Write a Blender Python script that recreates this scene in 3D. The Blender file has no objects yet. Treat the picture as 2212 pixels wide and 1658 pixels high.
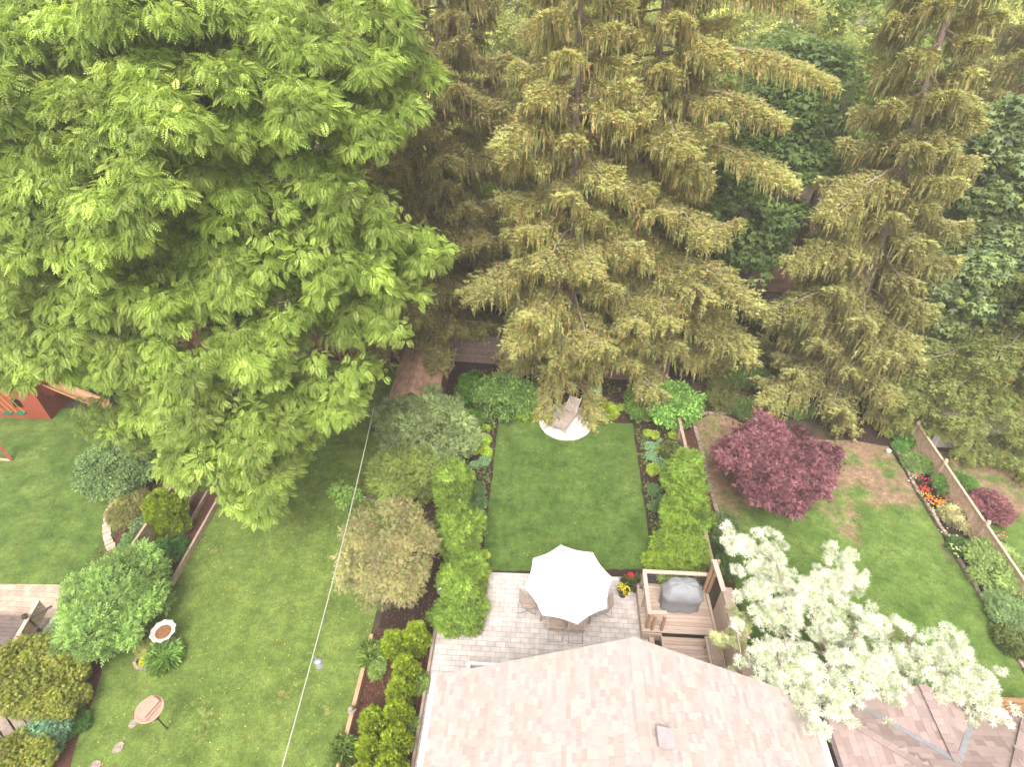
import bpy, math, random
import numpy as np
from mathutils import Matrix, Vector
rng = np.random.default_rng(7); random.seed(7)
sc = bpy.context.scene
R_ = math.radians
# ------------------------------------------------------------------ camera, sky, sun, exposure
FL = 1290.; PITCH = R_(39.4); YAW = R_(3.4); CAMH = 21.
cF = np.array([-math.sin(YAW)*math.cos(PITCH), math.cos(YAW)*math.cos(PITCH), -math.sin(PITCH)])
cR = np.array([math.cos(YAW), math.sin(YAW), 0.]); cU = np.cross(cR, cF); CP = np.array([0, 0, CAMH])
cd = bpy.data.cameras.new('camera'); cam = bpy.data.objects.new('camera', cd); sc.collection.objects.link(cam)
cd.sensor_width = 36; cd.lens = 36*FL/2212; cd.clip_end = 2000; cd.clip_start = .1
cam.matrix_world = Matrix(((cR[0], cU[0], -cF[0], 0), (cR[1], cU[1], -cF[1], 0), (cR[2], cU[2], -cF[2], CAMH), (0, 0, 0, 1)))
sc.camera = cam
sc.view_settings.view_transform = 'Standard'; sc.view_settings.look = 'None'; sc.view_settings.gamma = 1
sc.view_settings.exposure = 1.5
SUN_EL = R_(56); SUN_AZ = R_(184)      # azimuth from +Y towards +X
w = bpy.data.worlds.new("World"); sc.world = w; w.use_nodes = True
nt = w.node_tree; sky = nt.nodes.new('ShaderNodeTexSky'); sky.sky_type = 'NISHITA'; sky.sun_disc = False
sky.sun_elevation = SUN_EL; sky.sun_rotation = SUN_AZ; sky.air_density = 1; sky.dust_density = 4; sky.ozone_density = .5
bg = nt.nodes['Background']; hs = nt.nodes.new('ShaderNodeHueSaturation'); hs.inputs['Saturation'].default_value = .08; nt.links.new(sky.outputs[0], hs.inputs['Color']); nt.links.new(hs.outputs[0], bg.inputs[0]); bg.inputs[1].default_value = .15
sl = bpy.data.lights.new('sun', 'SUN'); sl.energy = 1.25; sl.angle = R_(35); sl.color = (1, .93, .84)
so = bpy.data.objects.new('sun', sl); sc.collection.objects.link(so)
sd = Vector((math.sin(SUN_AZ)*math.cos(SUN_EL), math.cos(SUN_AZ)*math.cos(SUN_EL), math.sin(SUN_EL)))
so.rotation_euler = sd.to_track_quat('Z', 'Y').to_euler()

def ray(x, y): return cF + (x-1106)/FL*cR - (y-829)/FL*cU
def g(x, y, z=0.):
    r = ray(x, y); return CP + (z-CAMH)/r[2]*r
def at(x, y, Y):
    r = ray(x, y); return CP + Y/r[1]*r
def topx(P):
    d = np.asarray(P)-CP; ww = d@cF
    return 1106+FL*(d@cR)/ww, 829-FL*(d@cU)/ww
def mpp(P): return float((np.asarray(P)-CP)@cF)/FL      # metres per photo pixel there
def inpoly(x, y, poly):
    p = np.asarray(poly, float); ins = np.zeros(len(x), bool); j = len(p)-1
    for i in range(len(p)):
        xi, yi = p[i]; xj, yj = p[j]
        c = ((yi > y) != (yj > y)) & (x < (xj-xi)*(y-yi)/((yj-yi) or 1e-9)+xi); ins ^= c; j = i
    return ins
# ------------------------------------------------------------------ object helpers
def tag(o, label=None, cat=None, group=None, kind=None):
    for k, v in (('label', label), ('category', cat), ('group', group), ('kind', kind)):
        if v: o[k] = v
    return o
def thing(name, loc, label, cat, group=None):
    o = bpy.data.objects.new(name, None); o.empty_display_size = .2; sc.collection.objects.link(o)
    o.location = Vector([float(v) for v in loc]); return tag(o, label, cat, group)
def link(name, me, mat, parent=None, origin=(0, 0, 0)):
    o = bpy.data.objects.new(name, me); sc.collection.objects.link(o)
    if mat: me.materials.append(mat)
    if parent: o.parent = parent
    else: o.location = Vector([float(v) for v in origin])
    return o
def absloc(p):
    L = np.array(p.location)
    return L + absloc(p.parent) if p.parent else L
def copy_tree(o, parent=None):
    c = o.copy(); sc.collection.objects.link(c); c.parent = parent
    for ch in o.children: copy_tree(ch, c)
    return c
class MB:
    def __init__(s): s.v = []; s.f = []; s.c = []; s.cc = (1, 1, 1)
    def add(s, V, F):
        b = len(s.v); s.v += [tuple(map(float, p)) for p in V]; s.f += [tuple(i+b for i in q) for q in F]
        s.c += [s.cc]*len(V); return s
    def box(s, c, d, rz=0., M=None):
        hx, hy, hz = d[0]/2, d[1]/2, d[2]/2; cs, sn = math.cos(rz), math.sin(rz); V = []
        for sx, sy, sz in ((-1,-1,-1),(1,-1,-1),(1,1,-1),(-1,1,-1),(-1,-1,1),(1,-1,1),(1,1,1),(-1,1,1)):
            x, y, z = sx*hx, sy*hy, sz*hz
            V.append((c[0]+x*cs-y*sn, c[1]+x*sn+y*cs, c[2]+z))
        return s.add(V, [(0,3,2,1),(4,5,6,7),(0,1,5,4),(1,2,6,5),(2,3,7,6),(3,0,4,7)])
    def beam(s, a, b, wd, h, up=(0, 0, 1)):
        a = np.array(a, float); b = np.array(b, float); d = b-a; d /= np.linalg.norm(d)
        sd_ = np.cross(d, up)
        if np.linalg.norm(sd_) < 1e-4: sd_ = np.cross(d, (0, 1, 0))
        sd_ /= np.linalg.norm(sd_); u = np.cross(sd_, d)
        V = [p+sd_*wd/2*i+u*h/2*j for p in (a, b) for i, j in ((-1,-1),(1,-1),(1,1),(-1,1))]
        return s.add(V, [(3,2,1,0),(4,5,6,7),(0,1,5,4),(1,2,6,5),(2,3,7,6),(3,0,4,7)])
    def tube(s, pts, rad, n=8, cap=True):
        pts = [np.array(p, float) for p in pts]; V = []; F = []
        if not hasattr(rad, '__len__'): rad = [rad]*len(pts)
        for i, p in enumerate(pts):
            d = pts[min(i+1, len(pts)-1)]-pts[max(i-1, 0)]; d = d/(np.linalg.norm(d)+1e-9)
            a = np.cross(d, (0, 0, 1) if abs(d[2]) < .9 else (1, 0, 0)); a /= np.linalg.norm(a); b = np.cross(d, a)
            for k in range(n):
                t = 2*math.pi*k/n; V.append(p+rad[i]*(math.cos(t)*a+math.sin(t)*b))
        for i in range(len(pts)-1):
            for k in range(n):
                F.append((i*n+k, i*n+(k+1) % n, (i+1)*n+(k+1) % n, (i+1)*n+k))
        if cap: F.append(tuple(range(n-1, -1, -1))); F.append(tuple((len(pts)-1)*n+k for k in range(n)))
        return s.add(V, F)
    def lathe(s, prof, c, n=20, wob=None):
        V = []; F = []
        for (r, z) in prof:
            for k in range(n):
                t = 2*math.pi*k/n; rr = r*(wob(t, r) if wob else 1)
                V.append((c[0]+rr*math.cos(t), c[1]+rr*math.sin(t), c[2]+z))
        for i in range(len(prof)-1):
            for k in range(n): F.append((i*n+k, i*n+(k+1) % n, (i+1)*n+(k+1) % n, (i+1)*n+k))
        return s.add(V, F)
    def prism(s, poly, z0, z1):
        n = len(poly); V = [(p[0], p[1], z0) for p in poly]+[(p[0], p[1], z1) for p in poly]
        F = [tuple(range(n-1, -1, -1)), tuple(range(n, 2*n))]+[(i, (i+1) % n, n+(i+1) % n, n+i) for i in range(n)]
        return s.add(V, F)
    def slab(s, P, t):      # polygon in space thickened downwards
        n = len(P); P = [np.array(p, float) for p in P]; nn = np.cross(P[1]-P[0], P[2]-P[0]); nn /= np.linalg.norm(nn)
        if nn[2] < 0: nn = -nn
        V = P+[p-nn*t for p in P]
        return s.add(V, [tuple(range(n)), tuple(range(2*n-1, n-1, -1))]+[(i, n+i, n+(i+1) % n, (i+1) % n) for i in range(n)])
    def build(s, name, mat, parent=None, origin=None, smooth=False):
        o0 = absloc(parent) if parent else np.array(origin if origin is not None else (0, 0, 0), float)
        me = bpy.data.meshes.new(name); me.from_pydata([tuple(np.array(p)-o0) for p in s.v], [], s.f)
        ca = me.color_attributes.new('Col', 'FLOAT_COLOR', 'POINT')
        ca.data.foreach_set('color', np.c_[np.array(s.c, float).reshape(-1, 3), np.ones(len(s.v))].ravel())
        if smooth: me.polygons.foreach_set('use_smooth', [True]*len(me.polygons))
        me.update(); return link(name, me, mat, parent, o0)
# ------------------------------------------------------------------ materials
MATS = {}
def nodes(name):
    m = bpy.data.materials.new(name); m.use_nodes = True; n = m.node_tree.nodes; l = m.node_tree.links
    return m, n, l, n['Principled BSDF']
def mat(name, c1, c2=None, scale=6., rough=.8, bump=.15, stretch=(1, 1, 1), spec=.3, detail=6, usecol=False, c3=None, metal=0, fine=None):
    if name in MATS: return MATS[name]
    m, n, l, b = nodes(name); c2 = c2 or tuple(v*.7 for v in c1)
    tc = n.new('ShaderNodeTexCoord'); mp = n.new('ShaderNodeMapping'); mp.inputs['Scale'].default_value = stretch
    l.new(tc.outputs['Object'], mp.inputs[0])
    nz = n.new('ShaderNodeTexNoise'); nz.inputs['Scale'].default_value = scale; nz.inputs['Detail'].default_value = detail
    nz.inputs['Roughness'].default_value = .65; l.new(mp.outputs[0], nz.inputs[0])
    rp = n.new('ShaderNodeValToRGB'); e = rp.color_ramp.elements
    e[0].position = .32; e[0].color = (*c2, 1); e[1].position = .68; e[1].color = (*c1, 1)
    if c3: q = rp.color_ramp.elements.new(.82); q.color = (*c3, 1)
    l.new(nz.outputs[0], rp.inputs[0]); out = rp.outputs[0]
    if usecol:
        at_ = n.new('ShaderNodeAttribute'); at_.attribute_name = 'Col'
        mx = n.new('ShaderNodeMix'); mx.data_type = 'RGBA'; mx.blend_type = 'MULTIPLY'; mx.inputs[0].default_value = 1
        l.new(out, mx.inputs[6]); l.new(at_.outputs[0], mx.inputs[7]); out = mx.outputs[2]
    if fine:
        n2 = n.new('ShaderNodeTexNoise'); n2.inputs['Scale'].default_value = fine; n2.inputs['Detail'].default_value = 3; l.new(tc.outputs['Object'], n2.inputs[0])
        mr = n.new('ShaderNodeMapRange'); mr.inputs[1].default_value = .3; mr.inputs[2].default_value = .7; mr.inputs[3].default_value = .62; mr.inputs[4].default_value = 1.38; l.new(n2.outputs[0], mr.inputs[0])
        vm = n.new('ShaderNodeVectorMath'); vm.operation = 'SCALE'; l.new(out, vm.inputs[0]); l.new(mr.outputs[0], vm.inputs['Scale']); out = vm.outputs[0]
    l.new(out, b.inputs['Base Color']); b.inputs['Roughness'].default_value = rough; b.inputs['Metallic'].default_value = metal
    b.inputs['Specular IOR Level'].default_value = spec
    if bump:
        bm = n.new('ShaderNodeBump'); bm.inputs['Strength'].default_value = bump; bm.inputs['Distance'].default_value = .03
        l.new(nz.outputs[0], bm.inputs['Height']); l.new(bm.outputs[0], b.inputs['Normal'])
    MATS[name] = m; return m
def leafmat(name, trans=.35, rough=.5, spec=.25, tc=(1.25, 1.2, .6)):
    m, n, l, b = nodes(name); a = n.new('ShaderNodeAttribute'); a.attribute_name = 'Col'
    l.new(a.outputs[0], b.inputs['Base Color']); b.inputs['Roughness'].default_value = rough; b.inputs['Specular IOR Level'].default_value = spec
    t = n.new('ShaderNodeBsdfTranslucent'); vm = n.new('ShaderNodeVectorMath'); vm.operation = 'MULTIPLY'; vm.inputs[1].default_value = tc
    l.new(a.outputs[0], vm.inputs[0]); l.new(vm.outputs[0], t.inputs[0])
    mx = n.new('ShaderNodeMixShader'); mx.inputs[0].default_value = trans
    l.new(b.outputs[0], mx.inputs[1]); l.new(t.outputs[0], mx.inputs[2]); l.new(mx.outputs[0], n['Material Output'].inputs[0])
    return m
def grassmat(name, a, b_, dry, dryamt=.0, patch=.55, yfrom=None):
    m, n, l, b = nodes(name); tc = n.new('ShaderNodeTexCoord')
    def noise(sc_, det=4, ro=.6, st=None):
        z = n.new('ShaderNodeTexNoise'); z.inputs['Scale'].default_value = sc_; z.inputs['Detail'].default_value = det; z.inputs['Roughness'].default_value = ro
        if st:
            mp = n.new('ShaderNodeMapping'); mp.inputs['Scale'].default_value = st; l.new(tc.outputs['Object'], mp.inputs[0]); l.new(mp.outputs[0], z.inputs[0])
        else: l.new(tc.outputs['Object'], z.inputs[0])
        return z.outputs[0]
    def mr(x, lo, hi, o0, o1):
        q = n.new('ShaderNodeMapRange'); q.inputs[1].default_value = lo; q.inputs[2].default_value = hi; q.inputs[3].default_value = o0; q.inputs[4].default_value = o1
        l.new(x, q.inputs[0]); return q.outputs[0]
    def mix(f, x, y):
        q = n.new('ShaderNodeMix'); q.data_type = 'RGBA'; l.new(f, q.inputs[0])
        for k, v in ((6, x), (7, y)):
            if isinstance(v, tuple): q.inputs[k].default_value = (*v, 1)
            else: l.new(v, q.inputs[k])
        return q.outputs[2]
    c = mix(mr(noise(.8, 6, .62), .38, .62, 0, 1), a, b_)
    dr = noise(patch, 7, .68)
    if dryamt:
        lo = 1-dryamt
        if yfrom is not None:
            sp = n.new('ShaderNodeSeparateXYZ'); l.new(tc.outputs['Object'], sp.inputs[0])
            ma = n.new('ShaderNodeMath'); ma.operation = 'ADD'; l.new(dr, ma.inputs[0]); l.new(mr(sp.outputs[1], yfrom[0], yfrom[1], -.12, .14), ma.inputs[1]); dr = ma.outputs[0]
        c = mix(mr(dr, lo-.03, lo+.09, 0, 1), c, dry)
    f1 = mr(noise(26, 4, .75), .3, .7, .55, 1.45); f2 = mr(noise(3.2, 7, .78), .35, .65, .62, 1.36)
    f3 = mr(noise(1.5, 4, .6), .35, .65, .84, 1.16)
    for f in (f1, f2, f3):
        vm = n.new('ShaderNodeVectorMath'); vm.operation = 'SCALE'; l.new(c, vm.inputs[0]); l.new(f, vm.inputs['Scale']); c = vm.outputs[0]
    l.new(c, b.inputs['Base Color']); b.inputs['Roughness'].default_value = .9; b.inputs['Specular IOR Level'].default_value = .1
    bm = n.new('ShaderNodeBump'); bm.inputs['Strength'].default_value = .5; bm.inputs['Distance'].default_value = .05
    l.new(noise(45, 3, .8), bm.inputs['Height']); l.new(bm.outputs[0], b.inputs['Normal']); return m
def brickmat(name, c1, c2, mortar, bw, bh, ms=.006, rot=0.):
    m, n, l, b = nodes(name); tc = n.new('ShaderNodeTexCoord'); mp = n.new('ShaderNodeMapping'); mp.inputs['Rotation'].default_value = (0, 0, rot)
    l.new(tc.outputs['Object'], mp.inputs[0]); bt = n.new('ShaderNodeTexBrick'); l.new(mp.outputs[0], bt.inputs[0])
    bt.inputs['Scale'].default_value = 1; bt.inputs['Brick Width'].default_value = bw; bt.inputs['Row Height'].default_value = bh
    bt.inputs['Mortar Size'].default_value = ms; bt.inputs['Mortar Smooth'].default_value = .3; bt.inputs['Color1'].default_value = (*c1, 1); bt.inputs['Color2'].default_value = (*c2, 1); bt.inputs['Mortar'].default_value = (*mortar, 1)
    nz = n.new('ShaderNodeTexNoise'); nz.inputs['Scale'].default_value = 3; nz.inputs['Detail'].default_value = 8; l.new(tc.outputs['Object'], nz.inputs[0])
    mr = n.new('ShaderNodeMapRange'); mr.inputs[1].default_value = .3; mr.inputs[2].default_value = .7; mr.inputs[3].default_value = .8; mr.inputs[4].default_value = 1.12; l.new(nz.outputs[0], mr.inputs[0])
    vm = n.new('ShaderNodeVectorMath'); vm.operation = 'SCALE'; l.new(bt.outputs[0], vm.inputs[0]); l.new(mr.outputs[0], vm.inputs['Scale'])
    l.new(vm.outputs[0], b.inputs['Base Color']); b.inputs['Roughness'].default_value = .85
    bm = n.new('ShaderNodeBump'); bm.inputs['Strength'].default_value = .6; bm.inputs['Distance'].default_value = .01; bm.invert = True
    l.new(bt.outputs['Fac'], bm.inputs['Height']); l.new(bm.outputs[0], b.inputs['Normal']); return m
LEAF = leafmat('leaf', .46); NEEDLE = leafmat('needle', .42, .6); WHITELEAF = leafmat('white_leaf', .4, tc=(1, 1, .97))
WOOD = mat('weathered_wood', (.42, .33, .27), (.27, .205, .165), 5, .85, .25, (1, 1, 1), usecol=True, fine=60)
DECKX = mat('deck_wood', (.55, .43, .36), (.38, .28, .23), 3, .8, .2, (.6, 9, 3), usecol=True)
NEWWOOD = mat('fresh_wood', (.50, .30, .19), (.38, .22, .13), 4, .7, .15, (3, .7, 3), usecol=True)
BARK = mat('bark', (.25, .19, .15), (.11, .08, .065), 9, .95, .8, (1, 1, .3))
PALEBARK = mat('pale_bark', (.36, .27, .22), (.2, .145, .115), 11, .95, .8, (1, 1, .35))
MULCH = mat('mulch', (.055, .032, .024), (.016, .009, .007), 22, .95, 1.0, detail=10, c3=(.10, .06, .045))
REDMULCH = mat('red_mulch', (.13, .052, .036), (.05, .02, .014), 18, .95, 1.0, detail=10, c3=(.27, .13, .09))
SOIL = mat('forest_floor', (.085, .06, .035), (.022, .026, .012), 1.3, .95, .8, detail=12, c3=(.17, .09, .05), fine=14)
PAVER = brickmat('pale_pavers', (.60, .53, .50), (.49, .43, .40), (.24, .2, .185), .345, .195)
PADPAVE = brickmat('pad_pavers', (.60, .56, .53), (.5, .46, .43), (.26, .22, .2), .3, .2)
LPAVER = brickmat('tan_pavers', (.48, .37, .28), (.36, .26, .2), (.2, .13, .09), .3, .22)
SHINGLE = mat('shingle', (.40, .335, .305), (.35, .293, .267), 60, .9, .3, usecol=True, detail=3)
SHINGLE2 = mat('grey_shingle', (.36, .275, .25), (.28, .21, .19), 60, .9, .3, usecol=True, detail=3)
SHEDSH = mat('brown_shingle', (.36, .22, .155), (.26, .155, .11), 30, .9, .4, usecol=True, detail=4)
WHITE = mat('white_paint', (.8, .79, .78), (.72, .71, .7), 4, .5, 0)
CANVAS = mat('white_canvas', (.84, .83, .82), (.8, .79, .78), 3, .8, .02)
DARKM = mat('dark_metal', (.05, .045, .045), (.03, .028, .028), 8, .45, .05)
GREYM = mat('grey_metal', (.4, .4, .42), (.3, .3, .32), 8, .4, .05, metal=.5)
COVER = mat('grey_cover', (.27, .27, .285), (.21, .21, .225), 3, .65, .3, usecol=True)
POT = mat('grey_pot', (.12, .12, .13), (.08, .08, .09), 5, .5, .1)
STONE = mat('edging_stone', (.36, .285, .235), (.22, .17, .14), 7, .9, .5, usecol=True, fine=30)
REDW = mat('red_wood', (.36, .085, .045), (.26, .055, .03), 5, .7, .2, (1, 1, 6), usecol=True)
CEMENT = mat('pale_cement', (.62, .56, .53), (.45, .38, .35), 9, .85, .2)
TERRA = mat('pale_terracotta', (.46, .29, .22), (.38, .23, .17), 6, .8, .1)
STUCCO = mat('stucco', (.6, .5, .45), (.5, .42, .37), 5, .9, .1)
import zlib
def reseed(label):
    global rng
    rng = np.random.default_rng(zlib.crc32(label.encode()))
# ------------------------------------------------------------------ foliage engine
def T_(*q): return np.array(q, float)
def rhomb(x0, y0, z0, ang, L, W, dz=0.):
    c, s = math.cos(ang), math.sin(ang)
    P = [(0, 0, 0), (.45*L, W/2, dz*.4+.04*L), (L, 0, dz), (.45*L, -W/2, dz*.4+.04*L)]
    return [(x0+a*c-b*s, y0+a*s+b*c, z0+d) for a, b, d in P]
def tmpl(qs):
    V = np.array([p for q in qs for p in q], float); return V, np.arange(len(V)).reshape(-1, 4)
LT = {}
q = []
for i in range(1, 6):
    x = i/6.; zz = -.38*x*x; L = .30*math.sin(math.pi*(.18+.72*x))+.06
    for s_ in (1, -1): q.append(rhomb(x, 0, zz, s_*R_(62), L*1.08, L*.46, -.07))
q.append(rhomb(.9, 0, -.33, 0, .26, .12, -.1)); LT['compound'] = tmpl(q)
LT['maple'] = tmpl([rhomb(0, 0, 0, a, L, .42, -.12) for a, L in ((0, 1), (R_(52), .8), (R_(-52), .8))])
LT['leaf'] = tmpl([rhomb(0, 0, 0, 0, 1, .5, -.1)])
LT['sprig'] = tmpl([rhomb(.18*i, 0, .05*i, (R_(50) if i % 2 else R_(-50)) if i < 4 else 0, .42, .22, -.06) for i in range(5)])
LT['lance'] = tmpl([rhomb(.05, 0, 0, R_(a), 1, .14, b) for a, b in ((0, .15), (55, 0), (-55, 0), (110, .1), (-110, .1), (25, .4))])
LT['strip'] = tmpl([[(0, 0, 0), (.35, .034, 0), (1, .004, 0), (.3, -.034, 0)], [(0, 0, .0), (.4, 0, .034), (1, 0, .004), (.4, 0, -.034)], [(.2, 0, 0), (.36, .09, .02), (.5, .10, 0), (.36, .03, 0)], [(.38, 0, 0), (.5, -.03, .03), (.68, -.09, 0), (.52, -.08, 0)], [(.6, 0, 0), (.7, .02, -.03), (.84, .06, 0), (.7, .06, 0)]])
LT['tuft'] = tmpl([rhomb(0, 0, 0, R_(a), L, .22, z) for a, L, z in ((0, 1, .1), (45, .6, .1), (-45, .6, .1))])
LT['scale'] = tmpl([rhomb(0, 0, 0, R_(a), L, .3, z) for a, L, z in ((0, 1, .0), (35, .75, .12), (-35, .75, -.1))])
LT['blade'] = tmpl([[(0, .03, 0), (.45, .035, .35), (1, 0, .1), (.0, -.03, 0)]])
LT['petal'] = tmpl([rhomb(0, 0, 0, R_(a), .55, .5, .12) for a in (0, 90, 180, 270)])
def norm(a): return a/(np.linalg.norm(a, axis=-1, keepdims=True)+1e-9)
class Cloud:
    def __init__(s): s.V = []; s.F = []; s.C = []; s.n = 0
    def add(s, kind, O, D, N, S, C):
        if len(O) == 0: return
        TV, TF = LT[kind]; D = norm(D); Y = norm(np.cross(N, D)); Z = np.cross(D, Y)
        V = O[:, None]+S[:, None, None]*(TV[None, :, 0:1]*D[:, None]+TV[None, :, 1:2]*Y[:, None]+TV[None, :, 2:3]*Z[:, None])
        m = len(TV); F = TF[None]+(np.arange(len(O))*m)[:, None, None]+s.n
        s.V.append(V.reshape(-1, 3)); s.F.append(F.reshape(-1, 4)); s.C.append(np.repeat(C, m, 0)); s.n += m*len(O)
    def build(s, name, mat_, parent=None, origin=(0, 0, 0)):
        o0 = absloc(parent) if parent else np.array(origin, float)
        V = np.concatenate(s.V)-o0; F = np.concatenate(s.F); C = np.concatenate(s.C)
        me = bpy.data.meshes.new(name); me.vertices.add(len(V)); me.vertices.foreach_set('co', V.astype(np.float32).ravel())
        me.loops.add(F.size); me.loops.foreach_set('vertex_index', F.astype(np.int32).ravel())
        me.polygons.add(len(F)); me.polygons.foreach_set('loop_start', (np.arange(len(F))*4).astype(np.int32)); me.polygons.foreach_set('loop_total', np.full(len(F), 4, np.int32))
        ca = me.color_attributes.new('Col', 'FLOAT_COLOR', 'POINT'); ca.data.foreach_set('color', np.c_[np.clip(C, 0, 1), np.ones(len(C))].astype(np.float32).ravel())
        me.update(calc_edges=True); return link(name, me, mat_, parent, o0)
FG = 1.65
def pal(cols, n, var=.22):
    c = np.array(cols, float); i = rng.integers(0, len(c), n); j = rng.integers(0, len(c), n); t = rng.random((n, 1))
    return (c[i]*t+c[j]*(1-t))*FG*np.array([1.10, 1, .87])*rng.normal(1, var, (n, 1)).clip(.45, 1.7)
def rdir(n): return norm(rng.normal(size=(n, 3)))
def clumps(cl, C, Rr, out, kind, size, cols, per, flat=.7, droop=.4, tint=.22, keep=None, var=.2):
    """leaf clumps: domes of leaves round centres C (radii Rr), facing direction out"""
    K = len(C); n = (per*(Rr/np.mean(Rr))**2).astype(int).clip(4); idx = np.repeat(np.arange(K), n); M = len(idx)
    d = norm(rdir(M)*1.15+out[idx]*.5+np.array([0, 0, .42])); r = rng.random(M)**.35
    P = C[idx]+d*(Rr[idx]*r)[:, None]*np.array([1, 1, flat])
    D = norm(d*np.array([1, 1, .35])+np.array([0, 0, -droop])+rng.normal(0, .5, (M, 3))); N = norm(d*.5+np.array([0, 0, 1.])+rng.normal(0, .3, (M, 3)))
    ct = rng.normal(1, tint, (K, 1)).clip(.5, 1.5)
    col = pal(cols, M, var)*ct[idx]
    if keep is not None:
        k = keep(P); P, D, N, col = P[k], D[k], N[k], col[k]; M = len(P)
    cl.add(kind, P, D, N, size*rng.uniform(.7, 1.25, M), col)
def ellip_shell(n, c, r, up=.0, lo=.75, hi=1.):
    d = rdir(n*3); d = d[d[:, 2] > -.75+up][:n]; k = rng.uniform(lo, hi, (len(d), 1))
    return np.array(c)+d*np.array(r)*k, norm(d/np.array(r))
def first_hit(xs, ys, ell):
    Dr = np.array([ray(x, y) for x, y in zip(xs, ys)]); best = np.full(len(xs), np.inf); nr = np.zeros((len(xs), 3))
    for c, r in ell:
        c = np.array(c, float); r = np.array(r, float); o = (CP-c)/r; d = Dr/r
        A = (d*d).sum(1); B = (d*o).sum(1); Cc = (o*o).sum()-1; disc = B*B-A*Cc
        t = np.where(disc > 0, (-B-np.sqrt(np.maximum(disc, 0)))/A, np.inf)
        b = (t > 0) & (t < best); P = CP+np.where(np.isfinite(t), t, 0)[:, None]*Dr; best[b] = t[b]; nr[b] = norm((P-c)/r/r)[b]
    ok = np.isfinite(best); return CP+best[ok][:, None]*Dr[ok], nr[ok], ok
def crown_tree(name, label, cat, base, top, r0, ell, poly=None, kind='compound', size=.5, cols=((.07, .12, .03),), nfront=150, nback=80, cr=(.8, 1.4),
               per=60, group=None, holes=(), droop=.4, bark=BARK, flat=.7, jitter=10, leafm=None, nl=14, per_in=0, depth=(0, 1.2), mother=None, twigs=0):
    reseed(label); t = thing(name, base, label, cat, group); base = np.array(base, float)
    C = []; O = []
    if poly is not None:
        p = np.array(poly, float); lo, hi = p.min(0), p.max(0); n = int(nfront*3.2)
        xs = rng.uniform(lo[0], hi[0], n); ys = rng.uniform(lo[1], hi[1], n); k = inpoly(xs, ys, poly)
        for h in holes: k &= ~inpoly(xs, ys, h)
        xs, ys = xs[k][:nfront], ys[k][:nfront]; P, N, ok = first_hit(xs, ys, ell)
        P = P-N*rng.uniform(depth[0], depth[1], (len(P), 1))
        if mother:
            P0, N0 = P-N*rng.uniform(.9, 2.6, (len(P), 1)), N
            kq = rng.random(len(P0)) < .8; C.append(P0[kq]); O.append(N0[kq])
            R0, nm = mother; sel = []
            for i in range(len(P)):
                if all(np.sum((P[i]-P[j])**2) > (1.15*R0)**2 for j in sel): sel.append(i)
                if len(sel) >= nm: break
            sel = np.array(sel); MC = P[sel]-N[sel]*rng.uniform(0, 1.6, (len(sel), 1)); MN = N[sel]; MR = R0*rng.uniform(.7, 1.25, len(sel)); j = rng.integers(0, len(sel), nfront)
            d = norm(rdir(nfront)*.8+MN[j]*.7+np.array([0, 0, .5])); P = MC[j]+d*MR[j][:, None]*np.array([1, 1, .75])*rng.uniform(.75, 1.05, (nfront, 1)); P[:, 2] -= .35*np.linalg.norm((P-MC[j])[:, :2], axis=1)*.6; N = d
        C.append(P); O.append(N)
    vol = np.array([r[0]*r[1] for c, r in ell]); vol = vol/vol.sum()
    for (c, r), v in zip(ell, vol):
        P, N = ellip_shell(max(3, int((nback if poly is not None else nfront)*v)), c, r)
        if poly is not None:
            x, y = topx(P); inn = inpoly(x, y, poly)
            for h in holes: inn &= ~inpoly(x, y, h)
            P, N = P[inn], N[inn]
        C.append(P); O.append(N)
    C = np.concatenate(C); O = np.concatenate(O); k = C[:, 2] > base[2]+.15; C, O = C[k], O[k]
    def keep(P):
        if poly is None: return P[:, 2] > .03
        x, y = topx(P); j = jitter; x = x+rng.normal(0, j, len(x)); y = y+rng.normal(0, j, len(y)); kk = inpoly(x, y, poly)
        for h in holes: kk &= ~inpoly(x, y, h)
        return kk & (P[:, 2] > .03)
    cl = Cloud(); clumps(cl, C, rng.uniform(cr[0], cr[1], len(C)), O, kind, size, cols, per, flat=flat, droop=droop, keep=keep)
    if per_in:      # darker inner leaves are simply deeper inside
        for (c, r) in ell:
            P, N = ellip_shell(per_in, c, r, lo=.3, hi=.8); kk = keep(P); P, N = P[kk], N[kk]; M = len(P)
            cl.add('leaf', P, rdir(M), rdir(M), size*rng.uniform(.8, 1.6, M)*(1 if kind != 'compound' else .5), pal(cols, M))
    cl.build('crown', leafm or LEAF, t)
    mb = MB(); tp = np.array(top, float); ts = [0, .25, .5, .75, 1]
    pts = [base+(tp-base)*s_+np.array([math.sin(s_*5)*.12, math.cos(s_*4)*.1, 0])*(s_ > 0) for s_ in ts]
    mb.tube(pts, [r0*1.25, r0, r0*.82, r0*.6, r0*.3], 12, False)
    if nl:
        sel = rng.choice(len(C), min(nl, len(C)), False)
        for i in sel:
            tg = C[i]-O[i]*.3; s_ = rng.uniform(.3, .85); h = base+(tp-base)*s_; L = np.linalg.norm(tg-h)
            m1 = h+(tg-h)*.35+np.array([0, 0, .1*L]); m2 = h+(tg-h)*.7+np.array([0, 0, .1*L])+rng.normal(0, .04*L, 3); rr = min(r0*.45, .02+.018*L)
            mb.tube([h, m1, m2, tg], [rr, rr*.75, rr*.5, rr*.2], 6, False)
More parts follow.
